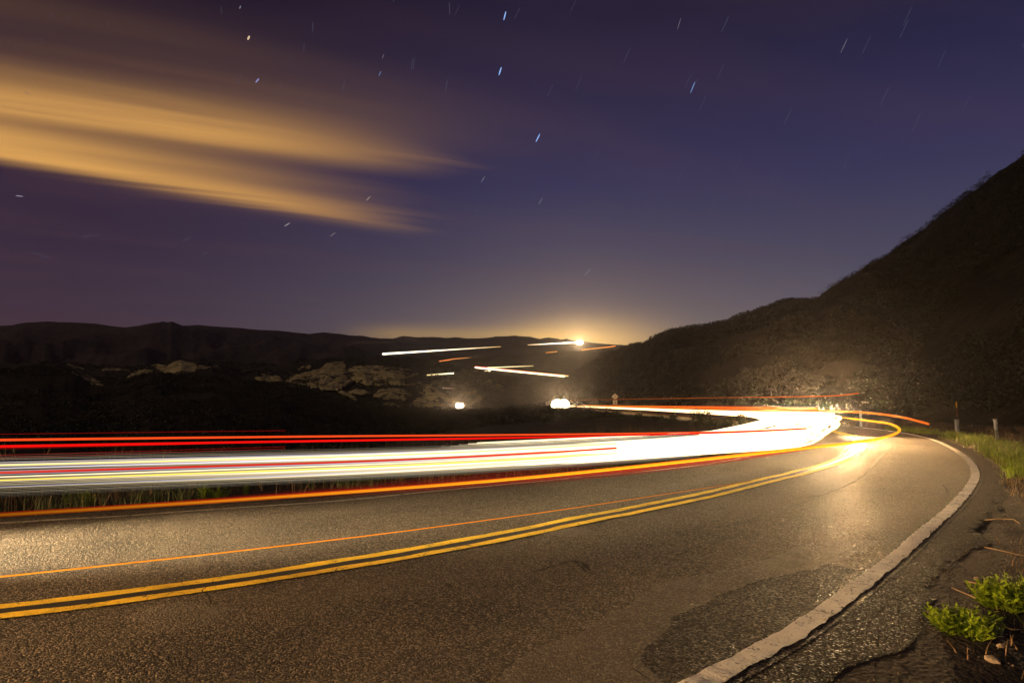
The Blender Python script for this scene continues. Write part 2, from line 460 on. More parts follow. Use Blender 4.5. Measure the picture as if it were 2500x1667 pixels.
for q in (0.85, 2.55, -0.75, -2.35):
    for kk in range(40):
        oo = (ledge(s_all) + 0.42) * (1 - kk / 39) + (redge(s_all) - 0.12) * kk / 39; wv[:, kk] += np.exp(-((oo - q) / 0.30) ** 2)
wa = road.data.attributes.new('wear', 'FLOAT', 'POINT'); wa.data.foreach_set('value', wv.astype(np.float32).ravel())
tag(road, kind='structure', label='worn two-lane asphalt road bending left round the hill')
def rz(x, y): return 0.012 * fbm(x, y, 0.5, 4, 5.0) - 0.012
def zroad(X, Y, s): return np.array([[rz(X[i, k], Y[i, k]) for k in range(X.shape[1])] for i in range(X.shape[0])])
s_line = np.arange(25, 150, 0.1)
def edge_noise(s, seed, amp, sc=1.3):
    return np.array([amp * mnoise.fractal(Vector((float(q) * sc, seed, 0)), 1.0, 2.0, 4) for q in s])
sh = ribbon('shoulder', s_all, redge(s_all) - 0.10, redge(s_all) - 0.46 + edge_noise(s_all, 3.1, 0.20), -0.002, M['shoulder'], None, 6,
            lambda X, Y, s: zroad(X, Y, s) - 0.012 * np.linspace(0, 1, 6)[None, :] ** 2)
tag(sh, kind='structure', label='crumbling dark asphalt shoulder outside the right edge line')
# double yellow line: two stripes, each with ragged worn edges, and the black seal between
for a, bb, sd in ((0.075, 0.20, 1.0), (-0.175, -0.055, 2.0)):
    y = ribbon('yellow_stripe', s_line, bb + edge_noise(s_line, sd, 0.018, 3.0), a + edge_noise(s_line, sd + 5, 0.014, 3.0), 0.006, M['yellow'], road, 3, zroad)
ribbon('seal_strip', s_line, 0.07 + edge_noise(s_line, 8, 0.006), -0.05 + edge_noise(s_line, 9, 0.006), 0.004, M['gap'], road, 3, zroad)
# left edge line, thin and half worn away
ribbon('edge_line', s_line, ledge(s_line) + 0.05 + edge_noise(s_line, 11, 0.03), ledge(s_line) - 0.05 + edge_noise(s_line, 12, 0.02), 0.006, M['white_old'], road, 3, zroad)
# right edge line laid over the rumble strip: ribbed thermoplastic
s_rib = np.arange(44, 84, 0.015)
def rib_z(X, Y, s):
    per = s / 0.15 + np.array([0.5 * mnoise.noise(Vector((q * 0.9, 3.3, 0))) for q in s])
    prof = 0.0045 * (1.0 / (1.0 + np.exp(-9.0 * np.sin(per * 2 * np.pi))))
    amp = np.array([0.25 + 1.5 * max(0.0, mnoise.noise(Vector((q * 0.7, 7.7, 0))) + 0.35) for q in s])
    Z = zroad(X, Y, s) + (prof * amp)[:, None]
    for i in range(0, len(s)):
        for k in range(X.shape[1]): Z[i, k] += 0.0022 * mnoise.fractal(Vector((X[i, k] * 30, Y[i, k] * 30, 2)), 1, 2, 3)
    return Z
ribbon('edge_line', s_rib, redge(s_rib) + 0.068 + edge_noise(s_rib, 21, 0.016, 3.0), redge(s_rib) - 0.068 + edge_noise(s_rib, 22, 0.020, 4.0), 0.0035, M['white'], road, 9, rib_z)
s_far = np.arange(84, 200, 0.5)
ribbon('edge_line', s_far, redge(s_far) + 0.07, redge(s_far) - 0.07, 0.006, M['white'], road, 3, zroad)
# milled rumble ribs outside the line
for q in np.arange(50.0, 56.0, 0.31):
    mb = MB(); c = off(np.array(q), np.array(redge(q) - 0.26)); t = tangent(np.array(q))
    ang = math.atan2(t[1], t[0])
    from mathutils import Matrix
    mb.box((0, 0, 0), (0.07, 0.22, 0.012), None)
    o = mb.build('rumble_rib', M['shoulder'], sh); o.location = (c[0], c[1], rz(c[0], c[1]) - 0.012); o.rotation_euler = (0, 0, ang)

def poly_patch(name, px, zt, mat, n_sub=6, rag=0.02, z0=0.0):
    """flat-laid ragged patch on the road, thick edge"""
    pts = [ground_at(*p)[:2] for p in px]
    out = []
    for i in range(len(pts)):
        a = np.array(pts[i]); b = np.array(pts[(i + 1) % len(pts)]); L = np.linalg.norm(b - a); k = max(2, int(L / 0.05))
        for j in range(k):
            q = a + (b - a) * j / k
            out.append(q + rag * np.array((mnoise.fractal(Vector((q[0] * 4, q[1] * 4, 1)), 1, 2, 3), mnoise.fractal(Vector((q[0] * 4, q[1] * 4, 9)), 1, 2, 3))))
    n = len(out); A = np.array(out)
    area = 0.5 * np.sum(A[:, 0] * np.roll(A[:, 1], -1) - np.roll(A[:, 0], -1) * A[:, 1])
    if area < 0: A = A[::-1]
    t = np.roll(A, -1, 0) - np.roll(A, 1, 0); t /= np.linalg.norm(t, axis=1, keepdims=True) + 1e-9; nrm = np.stack([t[:, 1], -t[:, 0]], 1)
    V = [(*(q + w * 0.11), rz(*(q + w * 0.11)) - 0.0025) for q, w in zip(A, nrm)] + [(*q, rz(*q) + zt) for q in A]
    F = [(i, (i + 1) % n, n + (i + 1) % n, n + i) for i in range(n)] + [tuple(range(n, 2 * n))]
    return mesh_obj(name, V, F, mat, road)
poly_patch('asphalt_patch', [(1245, 1667), (1290, 1600), (1420, 1545), (1530, 1490), (1600, 1440), (1680, 1412), (1800, 1392), (1900, 1360), (1990, 1325), (2080, 1312), (2130, 1318), (2050, 1352), (1960, 1385), (1850, 1408), (1740, 1450), (1650, 1490), (1600, 1540), (1560, 1600), (1600, 1667)], 0.003, M['patch'], rag=0.05)
poly_patch('tar_patch', [(1610, 1545), (1660, 1500), (1750, 1458), (1860, 1415), (1960, 1395), (2030, 1375), (2070, 1385), (2000, 1440), (1900, 1510), (1800, 1580), (1720, 1640), (1650, 1667), (1630, 1667), (1580, 1610)], 0.0025, M['tar'], rag=0.05)
poly_patch('asphalt_patch', [(1975, 1198), (2010, 1185), (2060, 1165), (2090, 1152), (2130, 1150), (2110, 1160), (2080, 1172), (2040, 1195), (1995, 1206)], 0.003, M['patch'], rag=0.06)
poly_patch('asphalt_patch', [(1330, 1292), (1400, 1286), (1440, 1296), (1400, 1305), (1340, 1302)], 0.003, M['patch'])
poly_patch('asphalt_patch', [(330, 1500), (420, 1470), (560, 1478), (520, 1510), (430, 1530)], 0.003, M['patch'], rag=0.05)
def crack(px, w):
    pts = [ground_at(*p)[:2] for p in px]; path = []
    for a, b in zip(pts[:-1], pts[1:]):
        k = max(2, int(np.linalg.norm(b - a) / 0.03))
        for j in range(k):
            q = a + (b - a) * j / k; path.append(q + 0.025 * np.array((mnoise.fractal(Vector((q[0] * 9, q[1] * 9, 4)), 1, 2, 3), mnoise.fractal(Vector((q[0] * 9, q[1] * 9, 14)), 1, 2, 3))))
    path = np.array(path); t = np.gradient(path, axis=0); t /= np.linalg.norm(t, axis=1, keepdims=True) + 1e-9
    V = []; F = []
    for i, (p, d) in enumerate(zip(path, t)):
        ww = w * (0.35 + 0.65 * abs(mnoise.noise(Vector((i * 0.21, w * 50, 3))))) * min(1, i / 4, (len(path) - 1 - i) / 4 + 0.05)
        for sgn in (-1, 1):
            q = p + sgn * ww * np.array((-d[1], d[0])); V.append((q[0], q[1], rz(q[0], q[1]) + 0.009))
    for i in range(len(path) - 1): F.append((2*i, 2*i+2, 2*i+3, 2*i+1))
    mesh_obj('crack', V, F, M['crack'], road)
crack([(1280, 1402), (1330, 1388), (1400, 1368), (1420, 1385), (1445, 1402)], 0.018)
crack([(1395, 1366), (1425, 1378), (1450, 1396)], 0.04)
crack([(455, 1667), (462, 1620), (455, 1590), (430, 1565), (400, 1555)], 0.010)
crack([(522, 1480), (510, 1450), (498, 1436), (520, 1418), (522, 1404)], 0.009)
crack([(640, 1395), (650, 1388), (660, 1375)], 0.008)
crack([(1730, 1290), (1800, 1275), (1870, 1255), (1930, 1235), (2000, 1210), (2060, 1188), (2110, 1160), (2135, 1130), (2160, 1105), (2185, 1085)], 0.022)
crack([(1900, 1145), (1925, 1148), (1940, 1145)], 0.03)
crack([(2300, 1180), (2310, 1190), (2312, 1202)], 0.018)
crack([(1540, 1625), (1560, 1640), (1590, 1667)], 0.02)
crack([(1000, 1262), (1100, 1250), (1230, 1226)], 0.010)
crack([(840, 1335), (880, 1350), (910, 1348)], 0.012)
crack([(1480, 1248), (1540, 1240), (1600, 1226)], 0.012)
crack([(1180, 1283), (1240, 1270), (1330, 1262)], 0.010)
crack([(100, 1535), (240, 1500), (330, 1480)], 0.012)
crack([(1640, 1360), (1720, 1325), (1830, 1300)], 0.012)

# ------------------------------------------------------------------ hills
class Hill:
    """terrain strip from a foot line up to a skyline, then falling away behind"""
    def __init__(s, sky, foot, ridge, zf, rough=1.0, step=6, rows=26, bow=0.0, skyn=0.0, seed=0.0, back=0.6):
        s.sky = np.array(sky, float); s.foot = np.array(foot, float).reshape(-1, 2); s.ridge = np.array(ridge, float).reshape(-1, 2)
        s.zf = zf; s.rough = rough; s.step = step; s.rows = rows; s.bow = bow; s.skyn = skyn; s.seed = seed; s.back = back
    def col(s, px):
        Yf = np.interp(px, s.foot[:, 0], s.foot[:, 1]); Yr = np.interp(px, s.ridge[:, 0], s.ridge[:, 1])
        py = np.interp(px, s.sky[:, 0], s.sky[:, 1]) + s.skyn * mnoise.fractal(Vector((px * 0.02, s.seed, 0)), 1, 2, 5)
        top = at(px, py, Yr); u = (px - 1250) / FPX
        f = np.array((top[0] / Yr * Yf, Yf, s.zf)); return f, top
    def point(s, px, t):
        f, top = s.col(px); p = f + (top - f) * t
        if t <= 1:
            p[2] += s.bow * (top[2] - f[2]) * math.sin(math.pi * t)
            p[2] += s.rough * math.sin(math.pi * min(t, 1)) * fbm(p[0], p[1], 0.9 / max(8.0, (top[1] - f[1]) * 0.25), 5, s.seed)
        return p
    def hit(s, px, py):
        """where the straight slope meets the line of sight"""
        f, top = s.col(px); d = ray(px, py); k = d[2] / d[1]
        m = (top[2] - f[2]) / (top[1] - f[1]); Y = (f[2] - m * f[1] - CAMH) / (k - m)
        return at(px, py, Y)
    def build(s, name, mat, label):
        pxs = np.arange(s.sky[0, 0], s.sky[-1, 0] + 0.1, s.step); V = []; F = []
        ts = list(np.linspace(0, 1, s.rows))
        nr = len(ts) + 3
        for px in pxs:
            for t in ts: V.append(s.point(px, t))
            f, top = s.col(px); D = top[1] - f[1]; dirv = np.array((top[0], top[1])) / np.hypot(top[0], top[1])
            for q, dzz in ((0.25, 0.12), (0.8, 0.5), (1.6, 1.0)):
                w = top.copy(); w[:2] += dirv * D * q * s.back; w[2] = top[2] - (top[2] - s.zf + 2) * dzz; V.append(w)
        for i in range(len(pxs) - 1):
            for j in range(nr - 1): F.append((i*nr+j, (i+1)*nr+j, (i+1)*nr+j+1, i*nr+j+1))
        o = mesh_obj(name, V, F, mat, smooth=True)
        return tag(o, label, kind='structure')
H_e = Hill([(700, 820), (800, 813), (870, 820), (960, 827), (985, 821), (1027, 822), (1090, 824), (1150, 826), (1220, 822), (1258, 819), (1290, 822), (1320, 826), (1340, 823), (1370, 829), (1385, 826), (1405, 833), (1440, 836), (1480, 840), (1560, 844), (1800, 850), (2100, 850)],
           [(0, 1150)], [(0, 1500)], -20, 26, 4, 18, 0, 3.0, 1.0)
H_e.build('far_ridge', M['hill_far'], 'farthest low jagged ridge on the horizon under the orange glow')
H_d = Hill([(-500, 790), (-200, 800), (0, 795), (30, 794), (60, 787), (110, 785), (230, 789), (270, 796), (305, 799), (340, 795), (365, 789), (412, 788), (420, 785), (445, 795), (480, 793), (545, 798), (600, 802), (700, 809), (755, 815), (790, 811), (830, 815), (880, 823), (950, 830), (1000, 838), (1060, 850), (1120, 862)],
           [(0, 620)], [(0, 1100)], -20, 34, 5, 26, 0.05, 1.2, 2.0)
H_d.build('far_mountain', M['hill_far'], 'long dark mountain range on the left horizon')
H_e2 = Hill([(880, 872), (1000, 861), (1100, 853), (1215, 847), (1262, 842), (1350, 841), (1440, 836), (1500, 841), (1560, 846), (1800, 860)],
            [(0, 720)], [(0, 1000)], -15, 20, 4, 20, 0, 1.5, 3.0)
H_e2.build('valley_slope', M['hill_far'], 'broad dark valley slope carrying the distant highway')
H_f = Hill([(1000, 900), (1060, 884), (1120, 876), (1170, 870), (1190, 865), (1245, 868), (1296, 862), (1330, 858), (1361, 855), (1420, 857), (1480, 853), (1600, 858), (1750, 860)],
           [(0, 420)], [(0, 690)], -15, 14, 3, 24, 0, 2.0, 4.0)
H_f.build('foothill', M['hill_mid'], 'dark foothill in the middle of the valley crossed by light trails')
H_b = Hill([(-400, 890), (0, 884), (150, 884), (300, 896), (380, 890), (440, 876), (520, 876), (600, 888), (700, 888), (760, 878), (850, 872), (950, 868), (1000, 873), (1060, 880), (1120, 890), (1160, 897), (1200, 912), (1300, 932), (1450, 950), (1600, 960)],
           [(0, 200)], [(0, 420)], -12, 3, 4, 26, 0, 2.5, 5.0)
H_b.build('rocky_slope', M['hill_mid'], 'dark scrubby slope behind and between the pale sandstone outcrops')
H_g1 = Hill([(1290, 955), (1350, 934), (1394, 922), (1423, 897), (1472, 868), (1521, 846), (1565, 839), (1634, 807), (1692, 798), (1770, 785), (1839, 763), (1902, 738), (1937, 734), (1990, 734), (2060, 738), (2250, 760)],
            [(1290, 240), (1350, 225), (1450, 175), (1500, 158), (1600, 118), (1700, 95), (1900, 66), (2100, 52)], [(0, 330)], -0.6, 7, 4, 40, 0.04, 4.0, 6.0)
H_g1.build('hill', M['hill_near'], 'dark rounded scrub hill beyond the bend, behind the steep slope')
H_g2 = Hill([(1955, 770), (1990, 735), (2005, 720), (2040, 695), (2080, 670), (2150, 632), (2200, 595), (2262, 556), (2275, 540), (2330, 500), (2400, 450), (2450, 412), (2500, 375), (2700, 240), (2900, 150), (3300, 120)],
            [(1955, 62), (2100, 47), (2300, 39), (2500, 31), (2900, 22), (3300, 16)], [(1955, 190), (2500, 120), (3000, 85), (3300, 60)], -0.2, 5, 4, 50, -0.04, 5.0, 7.0)
H_g2.build('hillside', M['hill_near'], 'steep black hillside rising out of frame on the right')
H_a = Hill([(-500, 930), (-200, 915), (0, 906), (60, 897), (110, 896), (160, 905), (220, 922), (275, 930), (330, 917), (380, 910), (460, 915), (560, 921), (630, 930), (700, 940), (760, 955), (830, 975), (900, 990), (1000, 1001), (1100, 1000), (1200, 998), (1290, 992), (1400, 996), (1500, 1010), (1560, 1030)],
           [(-500, 26), (0, 26), (900, 30), (1250, 40), (1560, 42)], [(-500, 105), (900, 105), (1250, 100), (1560, 64)], -4.5, 1.6, 4, 40, 0.04, 4.0, 8.0, 0.35)
H_a.build('near_slope', M['hill_near'], 'black brush-covered slope just below the road on the left')

# ------------------------------------------------------------------ sandstone outcrops set into the rocky slope
def outcrop(top, bot, label, hill=H_b, bulge=7.0, layers=3.0, tilt=0.18, seed=0.0):
    top = np.array(top, float); bot = np.array(bot, float)
    x0, x1 = top[0, 0], top[-1, 0]; n = max(10, int((x1 - x0) / 1.6)); R = 26; V = []
    for i in range(n + 1):
        a = i / n; px = x0 + (x1 - x0) * a
        rag = 2.4 * mnoise.fractal(Vector((px * 0.13, seed, 0)), 1, 2, 4)
        T = np.interp(px, top[:, 0], top[:, 1]) + rag; B = np.interp(px, bot[:, 0], bot[:, 1]) + 1.0 + 3.5 * mnoise.fractal(Vector((px * 0.11, seed + 50, 0)), 1, 2, 4)
        B = max(B, T + 0.8)
        edge = min(1.0, math.sin(math.pi * min(max(a, 0.0), 1.0)) * 2.2) ** 0.6 if 0 < a < 1 else 0.0
        for j in range(R + 1):
            t = j / R; py = B + (T - B) * t
            p = hill.hit(px, py)
            lay = (py + tilt * (px - x0)) / max(6.0, (bot[:, 1].max() - top[:, 1].min()) / layers) + 0.35 * mnoise.fractal(Vector((px * 0.03, py * 0.08, seed)), 1, 2, 4)
            fr = lay - math.floor(lay)
            led = (1 - fr) ** 0.7 if fr > 0.12 else fr / 0.12 * 0.9            # rounded beds with undercut seams
            prof = math.sin(math.pi * min(1, t * 0.93 + 0.035)) ** 0.45
            d = edge * prof * 1.5 * bulge * (0.30 + 0.70 * led) + 0.8 * edge * mnoise.fractal(Vector((px * 0.12, py * 0.3, seed + 4)), 1, 2, 4)
            dirv = (p - np.array((0, 0, CAMH))); dirv /= np.linalg.norm(dirv)
            V.append(p - dirv * max(d, -0.5) + np.array((0, 0, 0)))
        p = hill.hit(px, T + 1.0); V.append(p + np.array((0, 14.0, -3.0)))
    m = R + 2
    F = [(i*m+j, (i+1)*m+j, (i+1)*m+j+1, i*m+j+1) for i in range(n) for j in range(m-1)]
    o = mesh_obj('rock_outcrop', V, F, M['rock'], smooth=True)
    tag(o, label, 'rock', 'sandstone outcrops across the valley')
OUT = [
 ([(697, 927), (720, 915), (780, 900), (800, 886), (825, 881), (840, 882), (850, 905), (862, 920)], [(697, 935), (750, 942), (800, 952), (830, 950), (862, 930)], 'tilted sandstone fin rising to a point left of the big layered outcrop', 8, 3.5, 0.55),
 ([(850, 899), (870, 893), (920, 891), (960, 896), (1000, 901), (1040, 910), (1055, 925), (1062, 940), (1075, 955), (1100, 965), (1115, 972)], [(850, 925), (900, 940), (960, 938), (1010, 948), (1060, 985), (1115, 976)], 'largest layered sandstone outcrop in the middle of the valley', 11, 4.0, -0.10),
 ([(912, 962), (930, 950), (960, 946), (990, 950), (1010, 965)], [(912, 968), (950, 973), (990, 974), (1010, 968)], 'smooth rounded sandstone dome below the largest layered outcrop', 6, 1.3, 0.0),
 ([(1000, 987), (1020, 970), (1050, 963), (1085, 966), (1110, 977)], [(1000, 990), (1050, 993), (1080, 988), (1110, 979)], 'low sandstone hump left above the small headlight flare', 5, 1.6, 0.1),
 ([(1105, 957), (1130, 938), (1150, 933), (1170, 932), (1185, 927), (1200, 927), (1203, 935), (1215, 934), (1230, 942), (1242, 955)], [(1105, 962), (1140, 963), (1180, 955), (1210, 952), (1242, 957)], 'blocky sandstone outcrop with a squared top, rightmost of the group', 6, 2.5, 0.25),
 ([(1150, 980), (1165, 966), (1180, 956), (1195, 954)], [(1150, 982), (1170, 978), (1195, 960)], 'narrow slanting sandstone rib right above the small headlight flare', 3, 1.5, 0.4),
 ([(825, 953), (835, 952), (855, 961), (872, 973)], [(825, 957), (850, 967), (872, 976)], 'thin sandstone slab sloping down to the right below the pointed fin', 3, 1.0, -0.3),
 ([(850, 956), (870, 949), (890, 952), (905, 958)], [(850, 958), (880, 963), (905, 960)], 'small sandstone bump just left of the smooth dome', 3, 1.4, -0.1),
 ([(930, 983), (945, 981), (970, 986), (987, 993)], [(930, 985), (960, 994), (987, 996)], 'lowest small sandstone slab at the foot of the valley', 3, 1.0, -0.2),
 ([(390, 904), (415, 888), (440, 878), (455, 882), (480, 888), (510, 896), (530, 892), (538, 896)], [(390, 906), (430, 913), (470, 918), (500, 924), (520, 914), (538, 899)], 'broad peaked sandstone outcrop, biggest on the left side', 8, 3.0, 0.3),
 ([(310, 919), (330, 906), (350, 901), (373, 904)], [(310, 922), (340, 914), (373, 907)], 'low sandstone ledge left of the broad peaked outcrop', 4, 2.0, 0.2),
 ([(571, 906), (600, 905), (630, 907), (650, 905), (680, 915), (692, 927)], [(571, 915), (620, 925), (650, 931), (680, 934), (692, 932)], 'creased sandstone bank between the broad peak and the tilted fin', 6, 3.0, -0.3),
 ([(163, 887), (185, 893), (206, 899)], [(163, 890), (185, 898), (206, 902)], 'leftmost thin pale sandstone streak on the slope', 2, 1.0, -0.2),
 ([(250, 900), (280, 896), (316, 903)], [(250, 903), (280, 903), (316, 905)], 'flat thin sandstone streak left above the low ledge', 2, 1.0, 0.0),
 ([(370, 891), (385, 888), (405, 890)], [(370, 896), (390, 901), (405, 897)], 'small sandstone knob left of the broad peak', 3, 1.2, 0.1),
 ([(650, 906), (665, 911), (685, 928)], [(650, 912), (670, 924), (685, 931)], 'short sandstone wedge against the left end of the tilted fin', 3, 1.4, -0.3),
 ([(728, 899), (742, 892), (755, 891), (760, 896)], [(728, 901), (745, 899), (760, 898)], 'tiny sandstone cap on the slope above the tilted fin', 3, 1.0, 0.2),
]
for i, (t, b, lab, bu, la, ti) in enumerate(OUT): outcrop(t, b, lab, H_b, bu, la, ti, i * 3.7)
outcrop([(155, 907), (180, 907), (215, 916), (255, 938)], [(155, 911), (190, 922), (230, 938), (255, 942)], 'pale bare bank on the near brush slope at the left', H_a, 1.5, 2.5, -0.3, 77.0)

# ------------------------------------------------------------------ brush
def clump(V, F, c, r, h, n, rs, leaf):
    th = rs.uniform(0, 2 * math.pi, n); ph = np.arccos(rs.uniform(-0.1, 1, n)); rr = rs.uniform(0.45, 1.0, n) ** 0.6
    P = np.stack([c[0] + r * rr * np.sin(ph) * np.cos(th), c[1] + r * rr * np.sin(ph) * np.sin(th), c[2] + h * rr * np.cos(ph)], 1)
    a = rs.normal(0, 1, (n, 3)); a /= np.linalg.norm(a, axis=1, keepdims=True); d = rs.normal(0, 1, (n, 3)); d -= a * (a * d).sum(1, keepdims=True); d /= np.linalg.norm(d, axis=1, keepdims=True)
    l = (leaf * rs.uniform(0.6, 1.4, n))[:, None]; k = len(V)
    V.extend(np.stack([P + a * l, P - a * l * 0.6 + d * l * 0.5, P - a * l * 0.6 - d * l * 0.5], 1).reshape(-1, 3).tolist())
    F.extend([(k + 3 * i, k + 3 * i + 1, k + 3 * i + 2) for i in range(n)])
def brush(name, hill, n, pxr, tr, rr, nl, leaf, mat, label, seed, bias=1.0):
    rs = np.random.default_rng(seed); V = []; F = []
    for _ in range(n):
        px = rs.uniform(*pxr); t = tr[0] + (tr[1] - tr[0]) * rs.uniform() ** bias
        p = hill.point(px, t)
        if fbm(p[0], p[1], 0.06, 3, seed) < -0.22: continue
        r = rs.uniform(*rr) ; clump(V, F, p, r, r * rs.uniform(0.6, 1.0), nl, rs, leaf * (0.6 + r * 0.5))
    o = mesh_obj(name, V, F, mat)
    return tag(o, label, 'brush', kind='stuff')
brush('brush', H_a, 2600, (-60, 1500), (0.1, 1.0), (0.35, 1.1), 50, 0.10, M['scrub'], 'dark chaparral brush covering the near left slope', 11, 0.7)
brush('brush', H_g2, 3600, (1960, 2620), (0.02, 1.0), (0.5, 1.7), 70, 0.10, M['scrub'], 'dark chaparral brush covering the steep right hillside', 12, 0.9)
brush('brush', H_g1, 3200, (1300, 2050), (0.0, 1.0), (0.7, 2.4), 36, 0.26, M['scrub'], 'dark chaparral brush on the rounded hill past the bend', 13)
brush('brush', H_b, 3200, (0, 1300), (0.25, 1.0), (0.7, 2.0), 24, 0.34, M['scrub'], 'sparse brush dotting the rocky slope across the valley', 14)
rs = np.random.default_rng(5)

# ------------------------------------------------------------------ shrubs beside the road
def shrub_mesh(seed, leaf, nclump, nl, mat_l):
    r_ = np.random.default_rng(seed); V = []; F = []
    for _ in range(nclump):
        th = r_.uniform(0, 6.28); q = r_.uniform(0, 0.75); c = (q * math.cos(th), q * math.sin(th), r_.uniform(0.15, 0.75) * (1 - 0.5 * q))
        clump(V, F, c, r_.uniform(0.22, 0.42), r_.uniform(0.2, 0.35), nl, r_, leaf)
    me = bpy.data.meshes.new('crown'); me.from_pydata([tuple(map(float, v)) for v in V], [], F); me.materials.append(mat_l)
    mb = MB()
    for _ in range(9):
        th = r_.uniform(0, 6.28); e = r_.uniform(0.3, 0.8)
        mb.tube([(0, 0, -0.05), (0.3 * e * math.cos(th), 0.3 * e * math.sin(th), 0.35), (e * math.cos(th), e * math.sin(th), r_.uniform(0.5, 1.0))], [0.03, 0.018, 0.006], 4)
    ms = bpy.data.meshes.new('stems'); ms.from_pydata(mb.v, [], mb.f); ms.materials.append(M['trunk'])
    return me, ms
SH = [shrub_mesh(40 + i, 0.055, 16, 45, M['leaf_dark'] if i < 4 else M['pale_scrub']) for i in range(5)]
def place_shrub(k, x, y, z, w, h, rot, label, group=None, name='shrub'):
    t = empty(name, (x, y, z), rot); t.scale = (w, w, h); tag(t, label, 'shrub', group)
    for me, nm in zip(SH[k], ('crown', 'stems')):
        o = bpy.data.objects.new(nm, me); COL.objects.link(o); o.parent = t
    return t
# silhouetted shrubs on the inside of the bend
ORD = ['first', 'second', 'third', 'fourth', 'fifth', 'sixth', 'seventh', 'eighth', 'ninth', 'tenth', 'eleventh', 'twelfth', 'thirteenth', 'fourteenth', 'fifteenth', 'sixteenth']
row = [(1395, 1001, 62), (1440, 1001, 60), (1505, 998, 58), (1560, 1003, 55), (1600, 1004, 50), (1640, 1006, 46), (1700, 1006, 40), (1745, 1010, 38), (1775, 1012, 36), (1860, 1019, 33), (1895, 1026, 31), (1330, 1003, 64)]
for i, (px, py, Y) in enumerate(row):
    p = at(px, py, Y); z0 = zground(p[0], p[1]); h = max(0.35, p[2] - z0)
    place_shrub(i % 3, p[0], p[1], z0 - 0.05, h * 1.25, h, i * 1.3, ORD[sorted(r_[0] for r_ in row).index(px)] + ' low dark shrub from the left in the silhouetted row inside the bend', 'shrubs on the inside of the bend')
p = at(1712, 987, 43); place_shrub(1, p[0], p[1], zground(p[0], p[1]) - 0.05, 0.85, p[2] - zground(p[0], p[1]), 0.7, 'taller open shrub standing against the red light trail inside the bend')
p = at(1808, 1003, 39); place_shrub(2, p[0], p[1], zground(p[0], p[1]) - 0.05, 0.75, p[2] - zground(p[0], p[1]), 2.2, 'round dark shrub on the inside of the bend, near the glare')
# pale brush lit along the far side of the straight
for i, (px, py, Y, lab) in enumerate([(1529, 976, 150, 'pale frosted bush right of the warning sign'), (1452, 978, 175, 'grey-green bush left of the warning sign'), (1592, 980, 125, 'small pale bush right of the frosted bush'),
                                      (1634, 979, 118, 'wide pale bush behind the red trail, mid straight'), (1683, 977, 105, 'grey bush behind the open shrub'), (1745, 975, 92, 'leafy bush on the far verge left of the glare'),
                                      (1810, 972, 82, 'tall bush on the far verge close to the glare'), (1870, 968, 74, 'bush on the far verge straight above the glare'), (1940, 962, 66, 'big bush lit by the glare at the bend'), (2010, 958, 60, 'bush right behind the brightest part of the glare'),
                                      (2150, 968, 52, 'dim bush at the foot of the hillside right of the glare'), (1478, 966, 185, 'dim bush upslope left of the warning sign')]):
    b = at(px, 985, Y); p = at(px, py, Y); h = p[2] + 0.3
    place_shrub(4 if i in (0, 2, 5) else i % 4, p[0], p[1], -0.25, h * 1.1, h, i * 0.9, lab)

# ------------------------------------------------------------------ grass
def blades(name, pts, hr, wr, lean, mat, label, seed, cat='grass', kind='stuff', parent=None):
    r_ = np.random.default_rng(seed); V = []; F = []
    for (x, y, z) in pts:
        h = r_.uniform(*hr); w = r_.uniform(*wr); th = r_.uniform(0, 6.28); ln = r_.normal(0, lean) * h; la = r_.uniform(0, 6.28)
        ux, uy = math.cos(th) * w, math.sin(th) * w; lx, ly = math.cos(la) * ln, math.sin(la) * ln; k = len(V)
        V += [(x - ux, y - uy, z), (x + ux, y + uy, z), (x + lx * .35 + ux * .7, y + ly * .35 + uy * .7, z + h * .55), (x + lx * .35 - ux * .7, y + ly * .35 - uy * .7, z + h * .55), (x + lx, y + ly, z + h * 0.97)]
        F += [(k, k + 1, k + 2, k + 3), (k + 3, k + 2, k + 4)]
    o = mesh_obj(name, V, F, mat, parent)
    if parent is None: tag(o, label, cat, kind=kind)
    return o
def verge_pts(n, srange, orange, seed, dens=None, tuft=6, spread=0.10, side='L'):
    r_ = np.random.default_rng(seed); out = []
    while len(out) < n:
        s = r_.uniform(*srange); o = r_.uniform(*orange)
        e = float(ledge(s)) if side == 'L' else float(redge(s))
        p = off(np.array(s), np.array(e + o if side == 'L' else e - o))
        if mnoise.fractal(Vector((p[0] * 0.55, p[1] * 0.55, seed)), 1, 2, 3) < (dens if dens is not None else -9): continue
        out.extend((p[None, :] + r_.normal(0, spread, (tuft, 2))).tolist())
    A = np.array(out); O = signed_off(A[:, 0], A[:, 1]); return np.column_stack([A, gz(A[:, 0], A[:, 1], O) - 0.02])
sL0, sL1 = 22.0, 75.0
blades('dry_grass', verge_pts(6500, (38, 68), (0.75, 5.5), 21, -0.12, 6, 0.12), (0.18, 0.62), (0.0015, 0.005), 0.35, M['dry'], 'dry brown grass along the verge behind the white light band', 31)
blades('dry_grass', verge_pts(3400, (38, 72), (2.2, 7.0), 22, -0.05, 7, 0.10), (0.4, 0.80), (0.0015, 0.004), 0.16, M['dry'], 'tall thin dry stalks rising behind the red light trails', 32)
blades('grass', verge_pts(3600, (40, 66), (0.6, 2.6), 23, 0.15, 9, 0.09), (0.08, 0.32), (0.003, 0.008), 0.45, M['leaf_dark'], 'dark green grass at the left edge of the asphalt', 33)
blades('grass', verge_pts(9000, (57, 82), (0.52, 1.9), 24, -0.12, 10, 0.09, 'R'), (0.05, 0.34), (0.004, 0.010), 0.55, M['grass'], 'bright green grass strip along the right edge of the road', 34)
